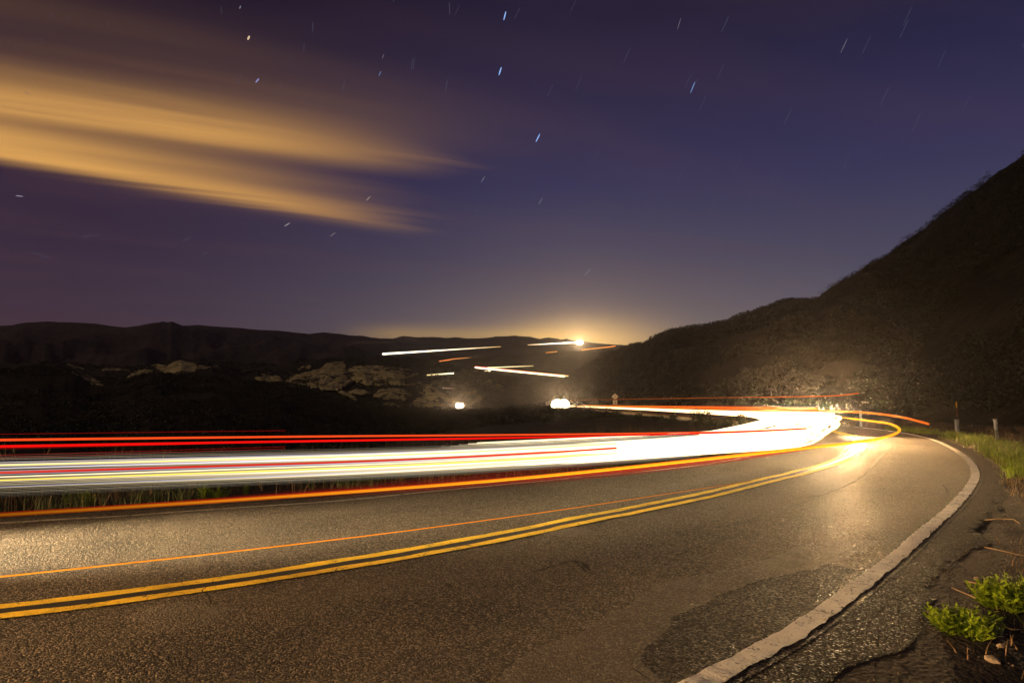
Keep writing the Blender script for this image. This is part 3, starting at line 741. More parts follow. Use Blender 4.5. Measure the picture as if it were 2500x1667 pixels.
blades('dry_grass', verge_pts(8000, (54, 96), (0.9, 6.0), 25, -0.15, 8, 0.14, 'R'), (0.10, 0.40), (0.002, 0.006), 0.8, M['dry'], 'matted dry grass between the road and the right hillside', 35)
blades('dry_grass', verge_pts(2600, (47, 62), (0.75, 3.4), 26, -0.02, 5, 0.10, 'R'), (0.03, 0.12), (0.002, 0.005), 0.9, M['dry'], 'short dry grass scraps on the dirt at bottom right', 36)

blades('grass', verge_pts(3800, (49, 66), (1.0, 4.2), 27, 0.14, 12, 0.10, 'R'), (0.04, 0.22), (0.003, 0.008), 0.7, M['grass'], 'patchy green grass tufts on the bank at the right frame edge', 37)
blades('dry_grass', verge_pts(3000, (56, 72), (0.45, 1.2), 28, -0.1, 8, 0.07, 'R'), (0.03, 0.16), (0.002, 0.006), 0.9, M['dry'], 'short dry grass spilling onto the asphalt along the right edge', 38)
# leafy weeds, one object each
def weed_mesh(seed, nst, h, spread, leaf, lean=0.4):
    r_ = np.random.default_rng(seed); V = []; F = []; mb = MB()
    for _ in range(nst):
        th = r_.uniform(0, 6.28); R = spread * r_.uniform(0, 1) ** 0.6; hh = h * r_.uniform(0.55, 1.0) * (1 - 0.35 * R / spread)
        b = np.array((R * 0.6 * math.cos(th), R * 0.6 * math.sin(th), -0.02)); tip = np.array((R * math.cos(th) + r_.normal(0, lean * .08), R * math.sin(th) + r_.normal(0, lean * .08), hh))
        mb.tube([b, (b + tip) / 2 + np.array((0, 0, hh * .06)), tip], [0.004, 0.003, 0.0015], 3)
        for q in np.linspace(0.2, 1.0, int(7 + hh * 22)):
            c = b + (tip - b) * q; a = r_.uniform(0, 6.28); l = leaf * r_.uniform(0.6, 1.25) * (1.15 - 0.5 * q); w = l * 0.20
            d = np.array((math.cos(a), math.sin(a), r_.uniform(0.15, 1.1))); d /= np.linalg.norm(d); sd = np.cross(d, (0, 0, 1)); sd /= np.linalg.norm(sd) + 1e-6
            k = len(V); V += [c, c + d * l * .45 + sd * w, c + d * l - np.array((0, 0, l * .12)), c + d * l * .45 - sd * w]; F.append((k, k + 1, k + 2, k + 3))
    ml = bpy.data.meshes.new('leaves'); ml.from_pydata([tuple(map(float, v)) for v in V], [], F); ml.materials.append(M['leaf'])
    ms = bpy.data.meshes.new('stems'); ms.from_pydata(mb.v, [], mb.f); ms.materials.append(M['grass'])
    return ml, ms
def place_weed(meshes, px, py, label, scale=1.0, rot=0.0, group=None):
    p = ground_at(px, py, -0.05); z = zground(p[0], p[1]); p = ground_at(px, py, z)
    t = empty('weed', (p[0], p[1], z - 0.01), rot); t.scale = (scale,) * 3; tag(t, label, 'weed', group)
    for me, nm in zip(meshes, ('leaves', 'stems')):
        o = bpy.data.objects.new(nm, me); COL.objects.link(o); o.parent = t
WD = [weed_mesh(70 + i, n, h, sp, lf) for i, (n, h, sp, lf) in enumerate([(90, .19, .27, .08), (110, .26, .25, .08), (16, .42, .13, .09), (10, .55, .09, .08), (26, .24, .22, .07)])]
place_weed(WD[0], 2362, 1540, 'spreading bright green weed on the dirt at bottom right', 0.82, 0.4)
place_weed(WD[1], 2458, 1482, 'taller bright green weed behind it at the right frame edge', 0.85, 1.7)
for i, (px, py, k, sc, lab) in enumerate([
    (172, 1236, 3, 1.05, 'lone upright weed with drooping top at the far left verge'), (210, 1240, 2, 0.8, 'leafy weed right beside the lone upright weed'),
    (495, 1218, 2, 0.85, 'bright leafy weed on the left verge below the white band'), (525, 1216, 4, 0.9, 'low bushy weed touching the bright leafy one'),
    (600, 1206, 3, 0.6, 'small thin weed on the left verge before the middle'), (1138, 1160, 4, 1.1, 'bushy weed poking out over the red trail near the middle'),
    (1235, 1150, 4, 0.95, 'second bushy weed over the red trail, right of the middle one'), (1302, 1142, 4, 0.7, 'small pale weed over the red trail'),
    (1372, 1136, 4, 0.7, 'small weed over the red trail, second from its right end'), (1428, 1130, 3, 0.7, 'last weed over the red trail toward the bend')]):
    place_weed(WD[k], px, py, lab, sc, i * 1.1)
for i in range(16):                                     # the clumps that make the green strip uneven
    s = 57.5 + i * 1.15 + rs.uniform(-.3, .3); p = off(np.array(s), np.array(float(redge(s)) - rs.uniform(0.75, 1.6)))
    t = empty('weed', (p[0], p[1], zground(p[0], p[1]) - 0.02), rs.uniform(0, 6)); k = rs.uniform(0.8, 1.5); t.scale = (k, k, k)
    tag(t, ORD[i] + ' green weed clump along the right edge line, counted from the near end', 'weed', 'weed clumps in the green strip')
    for me, nm in zip(WD[4], ('leaves', 'stems')):
        o = bpy.data.objects.new(nm, me); COL.objects.link(o); o.parent = t

# bare twiggy bushes on the left verge
def bare_bush(px, py, h, spread, n, seed, label):
    r_ = np.random.default_rng(seed); p = ground_at(px, py, -0.09); z = zground(p[0], p[1])
    t = empty('bare_bush', (p[0], p[1], z)); tag(t, label, 'bush')
    for i in range(n):
        mb = MB(); th = r_.uniform(0, 6.28); e = spread * r_.uniform(0.4, 1); hh = h * r_.uniform(0.5, 1)
        pts = [np.array((0, 0, -0.03)), np.array((e * .3 * math.cos(th), e * .3 * math.sin(th), hh * .4)), np.array((e * .75 * math.cos(th + .3), e * .75 * math.sin(th + .3), hh * .75)), np.array((e * math.cos(th + .2), e * math.sin(th + .2), hh))]
        mb.tube(pts, [.006, .0045, .003, .0015], 4)
        for j in (1, 2):
            a = th + r_.uniform(-1.2, 1.2); q = pts[j]; w = q + np.array((math.cos(a) * e * .4, math.sin(a) * e * .4, hh * .25)); mb.tube([q, (q + w) / 2 + np.array((0, 0, .02)), w], [.003, .002, .001], 3)
        mb.build('branch', M['twig'], t)
bare_bush(640, 1195, 0.75, 0.32, 9, 1, 'bare branching bush rising above the white band, left of centre')
bare_bush(285, 1225, 0.85, 0.30, 8, 2, 'tall leaning dry stalks on the left verge')
bare_bush(370, 1222, 0.80, 0.28, 7, 3, 'bare twiggy bush between the leaning stalks and the bright weed')
bare_bush(60, 1240, 0.95, 0.5, 8, 4, 'sprawling bare bush at the left frame edge')
bare_bush(470, 1214, 0.55, 0.35, 7, 5, 'low tangled bare bush behind the bright leafy weed')
bare_bush(770, 1190, 0.50, 0.2, 5, 6, 'small dry stalks below the white band, right of the branching bush')
def dry_twig(pxs, r, label):
    pts = []
    for px, py in pxs:
        q = ground_at(px, py, -0.05); z = zground(q[0], q[1]); pts.append((q[0], q[1], z + 0.035))
    mb = MB(); n = len(pts); mb.tube(pts, [r * (1 - 0.5 * i / n) for i in range(n)], 5); o = mb.build('dry_twig', M['twig'], None, True); tag(o, label, 'twig')
dry_twig([(2405, 1530), (2440, 1545), (2470, 1560), (2500, 1560)], 0.006, 'pale dry twig lying below the taller green weed')
dry_twig([(2355, 1436), (2385, 1442), (2420, 1452)], 0.005, 'dry twig left of the taller green weed')
dry_twig([(2325, 1453), (2350, 1465), (2385, 1480)], 0.004, 'thin dry twig above the spreading green weed')
dry_twig([(2406, 1281), (2440, 1278), (2475, 1279), (2490, 1290)], 0.007, 'long curved dry twig on the bank at the right edge')
dry_twig([(2405, 1350), (2440, 1358), (2500, 1372)], 0.005, 'straight dry twig half way down the right bank')
def stone(px, py, r, label, seed):
    p = ground_at(px, py, -0.06); z = zground(p[0], p[1]); V = []; F = []
    import bmesh
    bm = bmesh.new(); bmesh.ops.create_icosphere(bm, subdivisions=2, radius=1)
    for v in bm.verts:
        k = 1 + 0.28 * mnoise.noise(v.co * 1.3 + Vector((seed, 0, 0))); v.co = Vector((v.co.x * k * r * 1.3, v.co.y * k * r, v.co.z * k * r * 0.7))
    me = bpy.data.meshes.new('stone'); bm.to_mesh(me); bm.free(); me.materials.append(M['stone'])
    o = bpy.data.objects.new('stone', me); COL.objects.link(o); o.location = (p[0], p[1], z + r * 0.3); o.rotation_euler = (0, 0, seed); tag(o, label, 'stone')
stone(2386, 1424, 0.022, 'pale round stone beside the taller green weed', 1.0)
stone(2424, 1628, 0.030, 'flat pale stone in the bottom right corner', 2.0)
stone(2445, 1592, 0.018, 'small stone above the flat pale one', 3.0)
V = []; F = []
for _ in range(5200):                                    # loose gravel on the right bank
    s = rs.uniform(46, 62); o_ = float(redge(s)) - rs.uniform(0.35, 2.8); p = off(np.array(s), np.array(o_)); r = 0.003 + 0.009 * rs.uniform() ** 4
    z = zground(p[0], p[1]) if o_ < float(redge(s)) - 0.6 else rz(p[0], p[1]) - 0.012
    k = len(V); q = rs.uniform(0.6, 1.4, 6) * r; a = rs.uniform(0, 6.28); c_, s_ = math.cos(a), math.sin(a)
    for dx_, dy_, dz_ in ((q[0], 0, 0), (0, q[1], 0), (-q[2], 0, 0), (0, -q[3], 0), (0, 0, q[4]), (0, 0, -q[5] * .5)):
        V.append((p[0] + dx_ * c_ - dy_ * s_, p[1] + dx_ * s_ + dy_ * c_, z + r * 0.4 + dz_))
    F += [(k, k+1, k+4), (k+1, k+2, k+4), (k+2, k+3, k+4), (k+3, k, k+4), (k+1, k, k+5), (k+2, k+1, k+5), (k+3, k+2, k+5), (k, k+3, k+5)]
tag(mesh_obj('gravel', V, F, M['gravel']), 'loose fine gravel on the dirt beside the right edge line', 'gravel', kind='stuff')

# ------------------------------------------------------------------ marker posts, stake, sign
def marker_post(px, py_base, py_top, Y, w, label, two_tone=False, lean=0.0, refl=True):
    b = at(px, py_base, Y); t_ = at(px, py_top, Y); h = t_[2] - b[2]
    g = zground(b[0], b[1]); e = empty('marker_post', (b[0], b[1], g)); e.rotation_euler = (0, lean, 0); tag(e, label, 'post')
    H = t_[2] - g
    def blade(z0, z1, mat, nm):
        mb = MB(); n = 10; r = w / 2
        for z in (z0, (z0 + z1) / 2, z1):
            for k in range(n): mb.v.append((r * math.cos(6.2832 * k / n), 0.45 * r * math.sin(6.2832 * k / n), z))
        for j in range(2):
            for k in range(n): mb.f.append((j*n+k, j*n+(k+1) % n, (j+1)*n+(k+1) % n, (j+1)*n+k))
        mb.f.append(tuple(2*n+k for k in range(n)))
        return mb.build(nm, mat, e)
    if two_tone:
        blade(-0.1, H * 0.58, M['post_grey'], 'lower_post'); body = blade(H * 0.581, H, M['post_white'], 'upper_post')
    else: body = blade(-0.1, H, M['post_white'], 'post_body')
    if refl:
        mb = MB(); mb.box((0, -w * 0.26, H - 0.09), (w * 0.75, 0.012, 0.12)); mb.build('reflector', M['reflector'], body)
    mb = MB(); mb.box((0, 0, H + 0.006), (w * 1.02, w * 0.5, 0.012)); mb.build('cap', M['post_white'], body)
marker_post(2337, 1052, 1024, 31.0, 0.20, 'short thick white marker post with the thin stake behind it')
marker_post(2436, 1078, 1024, 22.3, 0.12, 'slim two-tone marker post, white above and grey below, far right', True, -0.06)
marker_post(2101, 1020, 1003, 41.0, 0.14, 'small white marker post right of the glare at the bend')
marker_post(1322, 996, 985, 185.0, 0.55, 'tiny lit marker post left of the largest far headlight')
marker_post(1426, 1000, 988, 120.0, 0.14, 'thin grey post crossing the far white trail left of the sign')
marker_post(1648, 1014, 994, 56.0, 0.05, 'thin grey post crossing the far white trail right of the sign')
b = at(2339, 1050, 32.5); g = zground(b[0], b[1]); e = empty('stake', (b[0], b[1], g)); tag(e, 'thin rusty stake with a yellow top behind the thick marker post', 'stake')
H = at(2337, 981, 32.5)[2] - g
mb = MB(); mb.tube([(0, 0, -0.2), (0.005, 0, H * 0.4), (0, 0, H * 0.83)], 0.022, 6); mb.build('rod', M['rust'], e)
mb = MB(); mb.tube([(0, 0, H * 0.8), (0, 0, H)], 0.032, 6); mb.build('yellow_tip', M['stake_yellow'], e)
mb = MB(); mb.tube([(0.004, 0, H * 0.5), (0.003, 0, H * 0.52)], 0.028, 6); mb.build('collar', M['steel'], e)
# warning sign seen from behind
Y = 134.0; c = at(1501.5, 968, Y); e = empty('road_sign', (c[0], c[1], 0.0)); tag(e, 'back of a diamond warning sign with a small square plate below', 'sign')
dg = 16.2 / FPX * Y / 2
mb = MB(); V8 = []
for yy in (-0.02, 0.02):
    for a, b_ in ((1, 0), (0, 1), (-1, 0), (0, -1)): V8.append((a * dg, yy, c[2] + b_ * dg))
o = mesh_obj('diamond_plate', V8, [(0, 1, 2, 3), (7, 6, 5, 4)] + [(k, k + 4, (k + 1) % 4 + 4, (k + 1) % 4) for k in range(4)], M['sign_back'], e)
zl = at(1501.5, 982, Y)[2]; hw = 10.8 / FPX * Y / 2
mb = MB(); mb.box((0, 0, zl), (2 * hw, 0.04, 2 * hw)); mb.build('lower_plate', M['sign_back'], e)
mb = MB(); mb.tube([(0, -0.07, -0.5), (0, -0.07, c[2] + dg * 0.9)], 0.055, 6); mb.build('post', M['steel'], e)
mb = MB(); mb.box((0, -0.05, c[2]), (dg * 1.5, 0.05, 0.07)); mb.build('bracket', M['steel'], e)
mb = MB(); mb.box((0, -0.05, zl), (hw * 1.5, 0.05, 0.05)); mb.build('bracket', M['steel'], e)

# ------------------------------------------------------------------ traffic: the glowing lines the lamps draw along the road
SG = np.concatenate([np.arange(0, 100, 0.5), np.arange(100, 290, 4.0)])
def px_of(o):
    p = off(SG, np.full(SG.shape, o)); x = np.where(p[:, 1] > 0.6, p[:, 0] / np.maximum(p[:, 1], 0.6), -99); return p, 1250 + FPX * CP * x
def s_from_px(o, px, branch='near'):
    p, X = px_of(o); k = int(np.argmax(np.where(SG < 90, X, -1e9)))
    if branch == 'near': return float(np.interp(px, X[:k+1], SG[:k+1]))
    return float(np.interp(-px, -X[k:], SG[k:]))
def heights(o, near, far):
    """height keys (s, z) so that the line passes through the given points of the photo"""
    K = []
    for br, lst in (('near', near), ('far', far)):
        for px, py in lst:
            s = s_from_px(o, px, br); p = off(np.array(s), np.array(float(o)))
            K.append((s, float(at(px, py, p[1])[2])))
    K.sort(); return np.array(K)
def strand(name, o, keys, s0, s1, rad, color, prof, parent=None, n=5):
    ss = SG[(SG > s0) & (SG < s1)]; ss = np.concatenate([[s0], ss, [s1]])
    p = off(ss, np.full(ss.shape, float(o))); z = np.interp(ss, keys[:, 0], keys[:, 1])
    z = np.convolve(np.pad(z, 4, mode='edge'), np.ones(9) / 9, 'valid')
    r = np.array([rad(q) if callable(rad) else rad for q in ss])
    mb = MB(); mb.tube(np.column_stack([p, z]), r, n); ob = mb.build(name, M['glow'], parent)
    set_glow(ob, np.repeat([np.array(color(q) if callable(color) else color) * (prof(q) if callable(prof) else prof) for q in ss], n, axis=0))
    return ob
def set_glow(ob, cols):
    a = ob.data.attributes.new('glow', 'FLOAT_COLOR', 'POINT'); c4 = np.ones((len(cols), 4), np.float32); c4[:, :3] = cols; a.data.foreach_set('color', c4.ravel())
WARM = np.array((1.0, 0.80, 0.48)); COOL = np.array((0.86, 0.80, 1.0)); YEL = np.array((1.0, 0.72, 0.08)); RED = np.array((1.0, 0.035, 0.012)); ORA = np.array((1.0, 0.26, 0.015))
def WARMF(q):
    w = min(1.0, max(0.0, (q - s_from_px(1.8, 1100)) / 12.0)); return WARM * (1 - w) + np.array((1.0, 0.62, 0.28)) * w
def COOLF(q):
    w = min(1.0, max(0.0, (q - s_from_px(1.8, 600)) / 4.0)); return COOL * (1 - w) + WARMF(q) * w
sB = s_from_px(1.8, 1950, 'near')                      # where the oncoming lane swings into the bend
def profile(kn):
    X = np.array([k[0] for k in kn]); Yv = np.log(np.array([k[1] for k in kn])); return lambda q: float(np.exp(np.interp(q, X, Yv)))
s_px = lambda px, o=1.8: s_from_px(o, px, 'near')
# --- oncoming headlights: the wide white band
T1 = empty('headlight_trail', (0, 0, 0)); tag(T1, 'wide white band of headlight trails in the far lane running through the bend', 'light trail')
TOP = [(0, 1121), (420, 1116), (840, 1108), (1250, 1092), (1640, 1069), (1850, 1050), (1950, 1036)]
BOT = [(0, 1197), (420, 1180), (840, 1163), (1250, 1141), (1640, 1113), (1850, 1098), (1950, 1090)]
pw = profile([(0, .5), (s_px(0), .55), (s_px(500), .9), (s_px(900), 1.7), (s_px(1300), 2.6), (s_px(1700), 4.0), (sB, 5.0), (sB + 14, 5.0), (sB + 26, 4.0), (150, 3.0), (280, 3.0)])
rw = lambda q: float(np.interp(q, [0, s_px(0), s_px(900), s_px(1500), sB, sB + 20, 120, 280], [.0026, .0032, .0064, .0115, .046, .06, .03, .08]))
NS = 24
for i in range(NS):
    w = (i + 0.5) / NS; near = [(a, ya + (yb - ya) * w) for (a, ya), (_, yb) in zip(TOP, BOT)]
    o = 0.55 + 2.15 * ((i * 0.618) % 1.0)
    K = heights(o, near, []); K = np.vstack([K, [(sB + 14, 0.74 - 0.20 * w), (sB + 40, 0.70 - 0.12 * w), (290, 0.70 - 0.12 * w)]])
    colr = WARMF if i % 5 else COOL
    jit = 0.22 + 1.5 * rs.uniform() ** 1.5
    if i in (2, 3, 8) or colr is COOL: colr = COOLF
    strand('white_strand', o, K, 0, 288, rw, colr, (lambda q, j=jit: pw(q) * (j if q < s_px(1300) else 1.0)), T1)
for w, colr, amp, lab in ((0.13, YEL, 1.6, 'yellow_strand'), (0.63, YEL, 1.5, 'yellow_strand'), (0.36, RED, 0.8, 'red_strand'), (0.40, RED, 0.7, 'red_strand'), (0.52, WARM, 1.6, 'white_strand'), (0.145, WARM, 1.2, 'white_strand')):
    near = [(a, ya + (yb - ya) * w) for (a, ya), (_, yb) in zip(TOP, BOT)]; K = heights(0.95, near, [])
    strand(lab, 0.95, K, 0, s_px(1500, .95), lambda q: rw(q) * 1.25, colr, lambda q, a=amp: a * max(1.0, pw(q) * 0.6), T1)
for i in range(14):  # thick extra strands added to fill the bloom at the bend
    o = 0.75 + 1.6 * ((i * 0.618) % 1.0); hh = 0.52 + 0.36 * i / 13; K = np.array([(sB - 8, hh * 0.8 + 0.1), (sB, hh), (sB + 30, 0.66)])
    strand('white_strand', o, K, sB - 6 - (i % 3) * 1.5, sB + 22 + (i % 4) * 2, lambda q: 0.085 * min(1.0, max(0.08, (q - sB + 10) / 10), max(0.08, (sB + 30 - q) / 14)), np.array((1.0, 0.66, 0.32)), 5.0, T1)
for w, amp in ((-0.05, .35), (-0.09, .22), (-0.14, .14), (-0.20, .08), (1.04, .35), (1.08, .22), (1.13, .12), (1.18, .07)):
    near = [(a, ya + (yb - ya) * (w if a < 1700 else min(1, max(0, w)))) for (a, ya), (_, yb) in zip(TOP, BOT)]; K = heights(1.3, near, [])
    strand('fringe_strand', 1.3, K, 0, s_px(1700, 1.3), lambda q: rw(q) * 0.6, np.array((1.0, .82, .55)), lambda q, a=amp: a * min(2.0, 0.6 + 0.25 * pw(q)), T1)
# --- second oncoming pass, higher lamps, fading in at mid frame
T2 = empty('headlight_trail', (0, 0, 0)); tag(T2, 'fainter white headlight trail just above the wide white band, from mid frame', 'light trail')
for i in range(5):
    near = [(1090, 1088 - i * 1.2), (1300, 1084 - i * 2.5), (1640, 1072 - i * 3.0), (1900, 1044 - i * 2.0)]; K = heights(1.5 + i * .15, near, []); K = np.vstack([K, [(sB + 15, .85), (60, .85)]])
    strand('white_strand', 1.5 + i * .15, K, s_px(1080 + 40 * i, 1.5), sB + 6, rw, WARM, profile([(s_px(1080, 1.5), .25), (s_px(1250, 1.5), 1.6), (s_px(1600), 2.5), (sB, 4)]), T2)
# --- tail lights of the near lane, high pair
for lab, ys, colr, amp, r0 in (('upper thin orange-red tail-light trail crossing the left half', [(0, 1067), (800, 1064), (1640, 1057), (1900, 1050)], np.array((1.0, .075, .012)), 1.15, .0026),
                               ('lower thicker pure red tail-light trail just beneath the orange-red one', [(0, 1083.5), (800, 1076), (1250, 1068), (1640, 1060), (1900, 1052)], np.array((1.0, .006, .004)), 1.0, .0029)):
    K = heights(-1.2, ys, []); o = strand('taillight_trail', -1.2, K, 4, s_px(1960, -1.2), lambda q, r0=r0: float(np.interp(q, [0, 20, 34, 50], [r0, r0, r0 * 2.0, r0 * 2.5])), colr, amp); tag(o, lab, 'light trail')
T3 = empty('taillight_trail', (0, 0, 0)); tag(T3, 'set of hair-thin dim red trails around the two red tail-light trails', 'light trail')
for ya, yb in ((1052, 1057), (1090, 1082), (1108, 1090), (1115, 1094)):
    K = heights(-1.5, [(0, ya), (800, yb), (1300, yb - 6)], []); strand('red_strand', -1.5, K, 4, s_px(700, -1.5), .0008, np.array((1, .01, .005)), .35, T3)
# --- tail lights and indicators of the near lane, low broad band
T4 = empty('taillight_trail', (0, 0, 0)); tag(T4, 'broad orange and red tail-light band below the white band, curling round the bend', 'light trail')
MIDP = [(0, 1252), (420, 1233), (840, 1204), (1250, 1168), (1640, 1128), (1850, 1104), (2000, 1088), (2100, 1077)]
FARP = [(2100, 1026), (2000, 1014)]
pr = lambda q: float(np.interp(q, [0, s_px(0, -1.2), s_px(800, -1.2), s_px(1600, -1.2), 60], [.12, .16, .6, 1.1, 1.2]))
oB = -1.05
for dy, colr, amp, r0, q0, q1 in ((0, np.array((1.0, .30, .01)), 1.5, .0046, -400, 9e9), (2.0, np.array((1.0, .42, .012)), 1.6, .0042, 250, 9e9), (-2.5, np.array((1.0, .16, .01)), 1.2, .0030, -400, 9e9), (4.0, np.array((1.0, .17, .015)), .8, .0035, -400, 1500),
                              (-5, RED, .9, .0018, -400, 1400), (-8.5, RED, .5, .0014, 150, 1500), (-11.5, RED, .45, .0013, 420, 1560), (-15, RED, .42, .0013, 560, 1600), (-18.5, RED, .35, .0010, 700, 1650), (-22, RED, .28, .0009, 860, 1500),
                              (6.5, np.array((1.0, .05, .02)), .8, .0026, 760, 2040), (9.5, np.array((.95, .04, .015)), .6, .0022, 900, 2000), (12.5, RED, .5, .0020, 1000, 1960), (15.5, RED, .4, .0016, 1120, 1920), (18, np.array((.8, .02, .03)), .35, .0012, 1250, 1800)):
    near = [(a, y + dy * (1.0 if dy < 0 else np.interp(a, [0, 1250, 1640, 2100], [.9, .9, 1.2, .25]))) for a, y in MIDP]; K = heights(oB, near, FARP)
    sa_ = s_px(q0, oB) if q0 > 0 else 4.0; sb_ = s_from_px(oB, 2040, 'far') if q1 > 1e6 else s_px(q1, oB)
    def rr_(q, r0=r0, sa_=sa_, sb_=sb_, q0=q0):
        r = r0 * float(np.interp(q, [0, 44, 48, 54, 60, 70, 80], [1, 1.1, 1.7, 3.4, 6.0, 8.0, 8.0] if r0 > .004 else [1, 1, 1.2, 1.9, 2.6, 3.4, 4]))
        return r * min(1.0, (q - sa_) / 2.5 + 0.05 if q0 > 0 else 1.0, (sb_ - q) / 2.5 + 0.05)
    strand('orange_strand' if colr[1] > .1 else 'red_strand', oB, K, sa_, sb_, rr_, colr, lambda q, a=amp: a * pr(q), T4)
# --- low orange line close to the centre stripes
K = heights(0.16, [(0, 1412), (400, 1368), (800, 1314), (1250, 1262), (1640, 1201), (1920, 1158)], [])
o = strand('marker_light_trail', 0.16, K, 4, s_px(1925, .16), lambda q: float(np.interp(q, [0, 15, 24, 36], [.0055, .005, .004, .005])), np.array((1.0, .30, .008)), lambda q: float(np.interp(q, [10, s_px(0, .16), s_px(900, .16), s_px(1500, .16), s_px(1920, .16)], [1.2, 1.2, .95, .6, .3]))); tag(o, 'thin low orange marker-light trail beside the double yellow line', 'light trail')
# --- brake light that starts right of the bend and runs away
oC = -2.6
K = heights(oC, [], [(2254, 1037), (2240, 1031), (2215, 1023), (2180, 1016), (2100, 1006), (2000, 1003), (1850, 998), (1700, 995), (1450, 991)])
o = strand('brake_light_trail', oC, K, s_from_px(oC, 2252, 'near') if False else s_from_px(oC, 2254, 'far'), 240, lambda q: float(np.interp(q, [0, 35, 45, 70, 240], [.03, .035, .035, .045, .12])), np.array((1.0, .16, .012)), lambda q: float(np.interp(q, [25, 38, 45, 60, 120], [3.5, 3.0, 1.6, 1.0, .8]))); tag(o, 'short bright red brake-light trail starting right of the bend', 'light trail')
T5 = empty('taillight_trail', (0, 0, 0)); tag(T5, 'red and orange tail-light trails above the far white trail on the straight', 'light trail')
for oo, y0, y1, colr, amp in ((-1.4, 1001, 990, RED, .9), (-1.2, 998, 989, ORA, .8), (-2.0, 995, 989.5, RED, .8), (-1.8, 1004, 991.5, ORA, .9)):
    K = heights(oo, [], [(1990, y0), (1700, (y0 + y1) / 2 - .5), (1500, y1 + 1), (1420, y1)])
    strand('red_strand', oo, K, s_from_px(oo, 1990, 'far'), s_from_px(oo, 1420, 'far'), lambda q: float(np.interp(q, [40, 80, 200], [.02, .035, .08])), colr, amp, T5)
# --- clearance lamp of a truck, high above the far road
K = heights(-2.2, [], [(2088, 958), (2078, 962), (2040, 966), (1950, 968), (1800, 970), (1600, 973), (1420, 976)])
K2 = K.copy(); o = strand('clearance_light_trail', -2.2, K2, s_from_px(-2.2, 2090, 'far'), s_from_px(-2.2, 1390, 'far'), lambda q: float(np.interp(q, [40, 80, 200], [.016, .026, .07])), np.array((1.0, .20, .02)), lambda q: float(np.interp(q, [40, 60, 200], [.75, .40, .22]))); tag(o, 'thin high orange clearance-light trail with a hooked end above the glare', 'light trail')

# ------------------------------------------------------------------ far highway trails across the valley
def far_trail(name, a, b, Y, r, ca_, cb_, label, amp=(3.0, 3.0), mid=None):
    P = [at(*a, Y[0])] + ([at(*mid, (Y[0] + Y[1]) / 2)] if mid else []) + [at(*b, Y[1])]
    ps = []
    for p, q in zip(P[:-1], P[1:]): ps += [p + (q - p) * k / 10 for k in range(10)]
    ps.append(P[-1]); n = len(ps); mb = MB(); mb.tube(ps, [r[0] + (r[1] - r[0]) * i / (n - 1) for i in range(n)], 6); o = mb.build(name, M['glow'])
    set_glow(o, np.repeat([(np.array(ca_) * amp[0] * (1 - i / (n - 1)) + np.array(cb_) * amp[1] * i / (n - 1)) for i in range(n)], 6, axis=0)); tag(o, label, 'light trail')
WH = (1.0, .88, .55)
def highway(a, b, Y, label):
    P0, P1 = at(*a, Y[0]), at(*b, Y[1]); V = []; F = []; n = 24
    for i in range(n + 1):
        c = P0 + (P1 - P0) * (i / n) + np.array((0, 0, -2.2 + 0.5 * fbm(i * 0.3, Y[0], 1.0, 3)))
        V += [c + np.array((0, -7, -0.9)), c + np.array((0, 9, 0.5)), c + np.array((0, 18, 3.0))]
    for i in range(n): F += [(3*i, 3*i+3, 3*i+4, 3*i+1), (3*i+1, 3*i+4, 3*i+5, 3*i+2)]
    tag(mesh_obj('highway', V, F, M['hill_mid'], smooth=True), label, kind='structure')
def hy(h, px, py): return h.hit(px, py)[1] - 6.0
far_trail('headlight_trail', (935, 864), (1222, 846), (790, 940), (1.25, .5), (1, .9, .65), (1, .55, .12), 'long pale highway trail at left under the farthest ridge', (4, 1.0))
far_trail('headlight_trail', (1288, 842), (1412, 835.5), (975, 975), (.55, 1.2), (1, .55, .15), (1, .92, .7), 'white highway trail ending at the distant headlight under the ridge', (1.0, 6))
far_trail('taillight_trail', (1420, 854), (1502, 844.5), (680, 950), (.6, .9), (1, .42, .08), (1, .22, .04), 'orange highway trail to the right of the distant headlight', (1.2, 1.3), (1490, 846.5))
far_trail('taillight_trail', (1057, 885), (1168, 872), (700, 720), (.85, .55), (1, .22, .05), (1, .50, .12), 'short red-orange highway trail below the long pale one', (1.6, 1.1), (1110, 876.5))
far_trail('headlight_trail', (1160, 897), (1393, 920), (hy(H_f, 1160, 897), hy(H_f, 1393, 920)), (.85, .85), (1, .75, .5), (1, .8, .45), 'thick white highway trail sloping down to the right', (3, 3))
far_trail('taillight_trail', (1160, 894.5), (1393, 917.5), (hy(H_f, 1160, 897) + 1, hy(H_f, 1393, 920) + 1), (.5, .5), RED, ORA, 'red edge trail along the top of the thick sloping white trail', (1.2, 1.0))
far_trail('headlight_trail', (1190, 897.5), (1302, 893), (hy(H_f, 1190, 897), hy(H_f, 1302, 893)), (.5, .4), (1, .8, .4), (1, .75, .3), 'thin pale trail branching right from the thick sloping one', (2.5, 1.0))
far_trail('headlight_trail', (1043, 915.5), (1107, 911), (hy(H_b, 1043, 912) - 14, hy(H_b, 1107, 909) - 14), (.32, .4), (1, .75, .3), (1, .9, .55), 'short pale trail on the crest right of the big layered rock', (1.2, 2.5))
far_trail('headlight_trail', (1170, 907), (1197, 905), (hy(H_f, 1170, 907), hy(H_f, 1197, 905)), (.3, .7), (1, .7, .3), (1, .85, .5), 'stub of pale trail just under the start of the thick sloping one', (1, 2.5))
far_trail('taillight_trail', (1333, 861), (1360, 858), (650, 660), (.45, .45), (1, .35, .05), (1, .45, .1), 'tiny orange trail dash left of the orange highway trail', (1.0, 1.0))
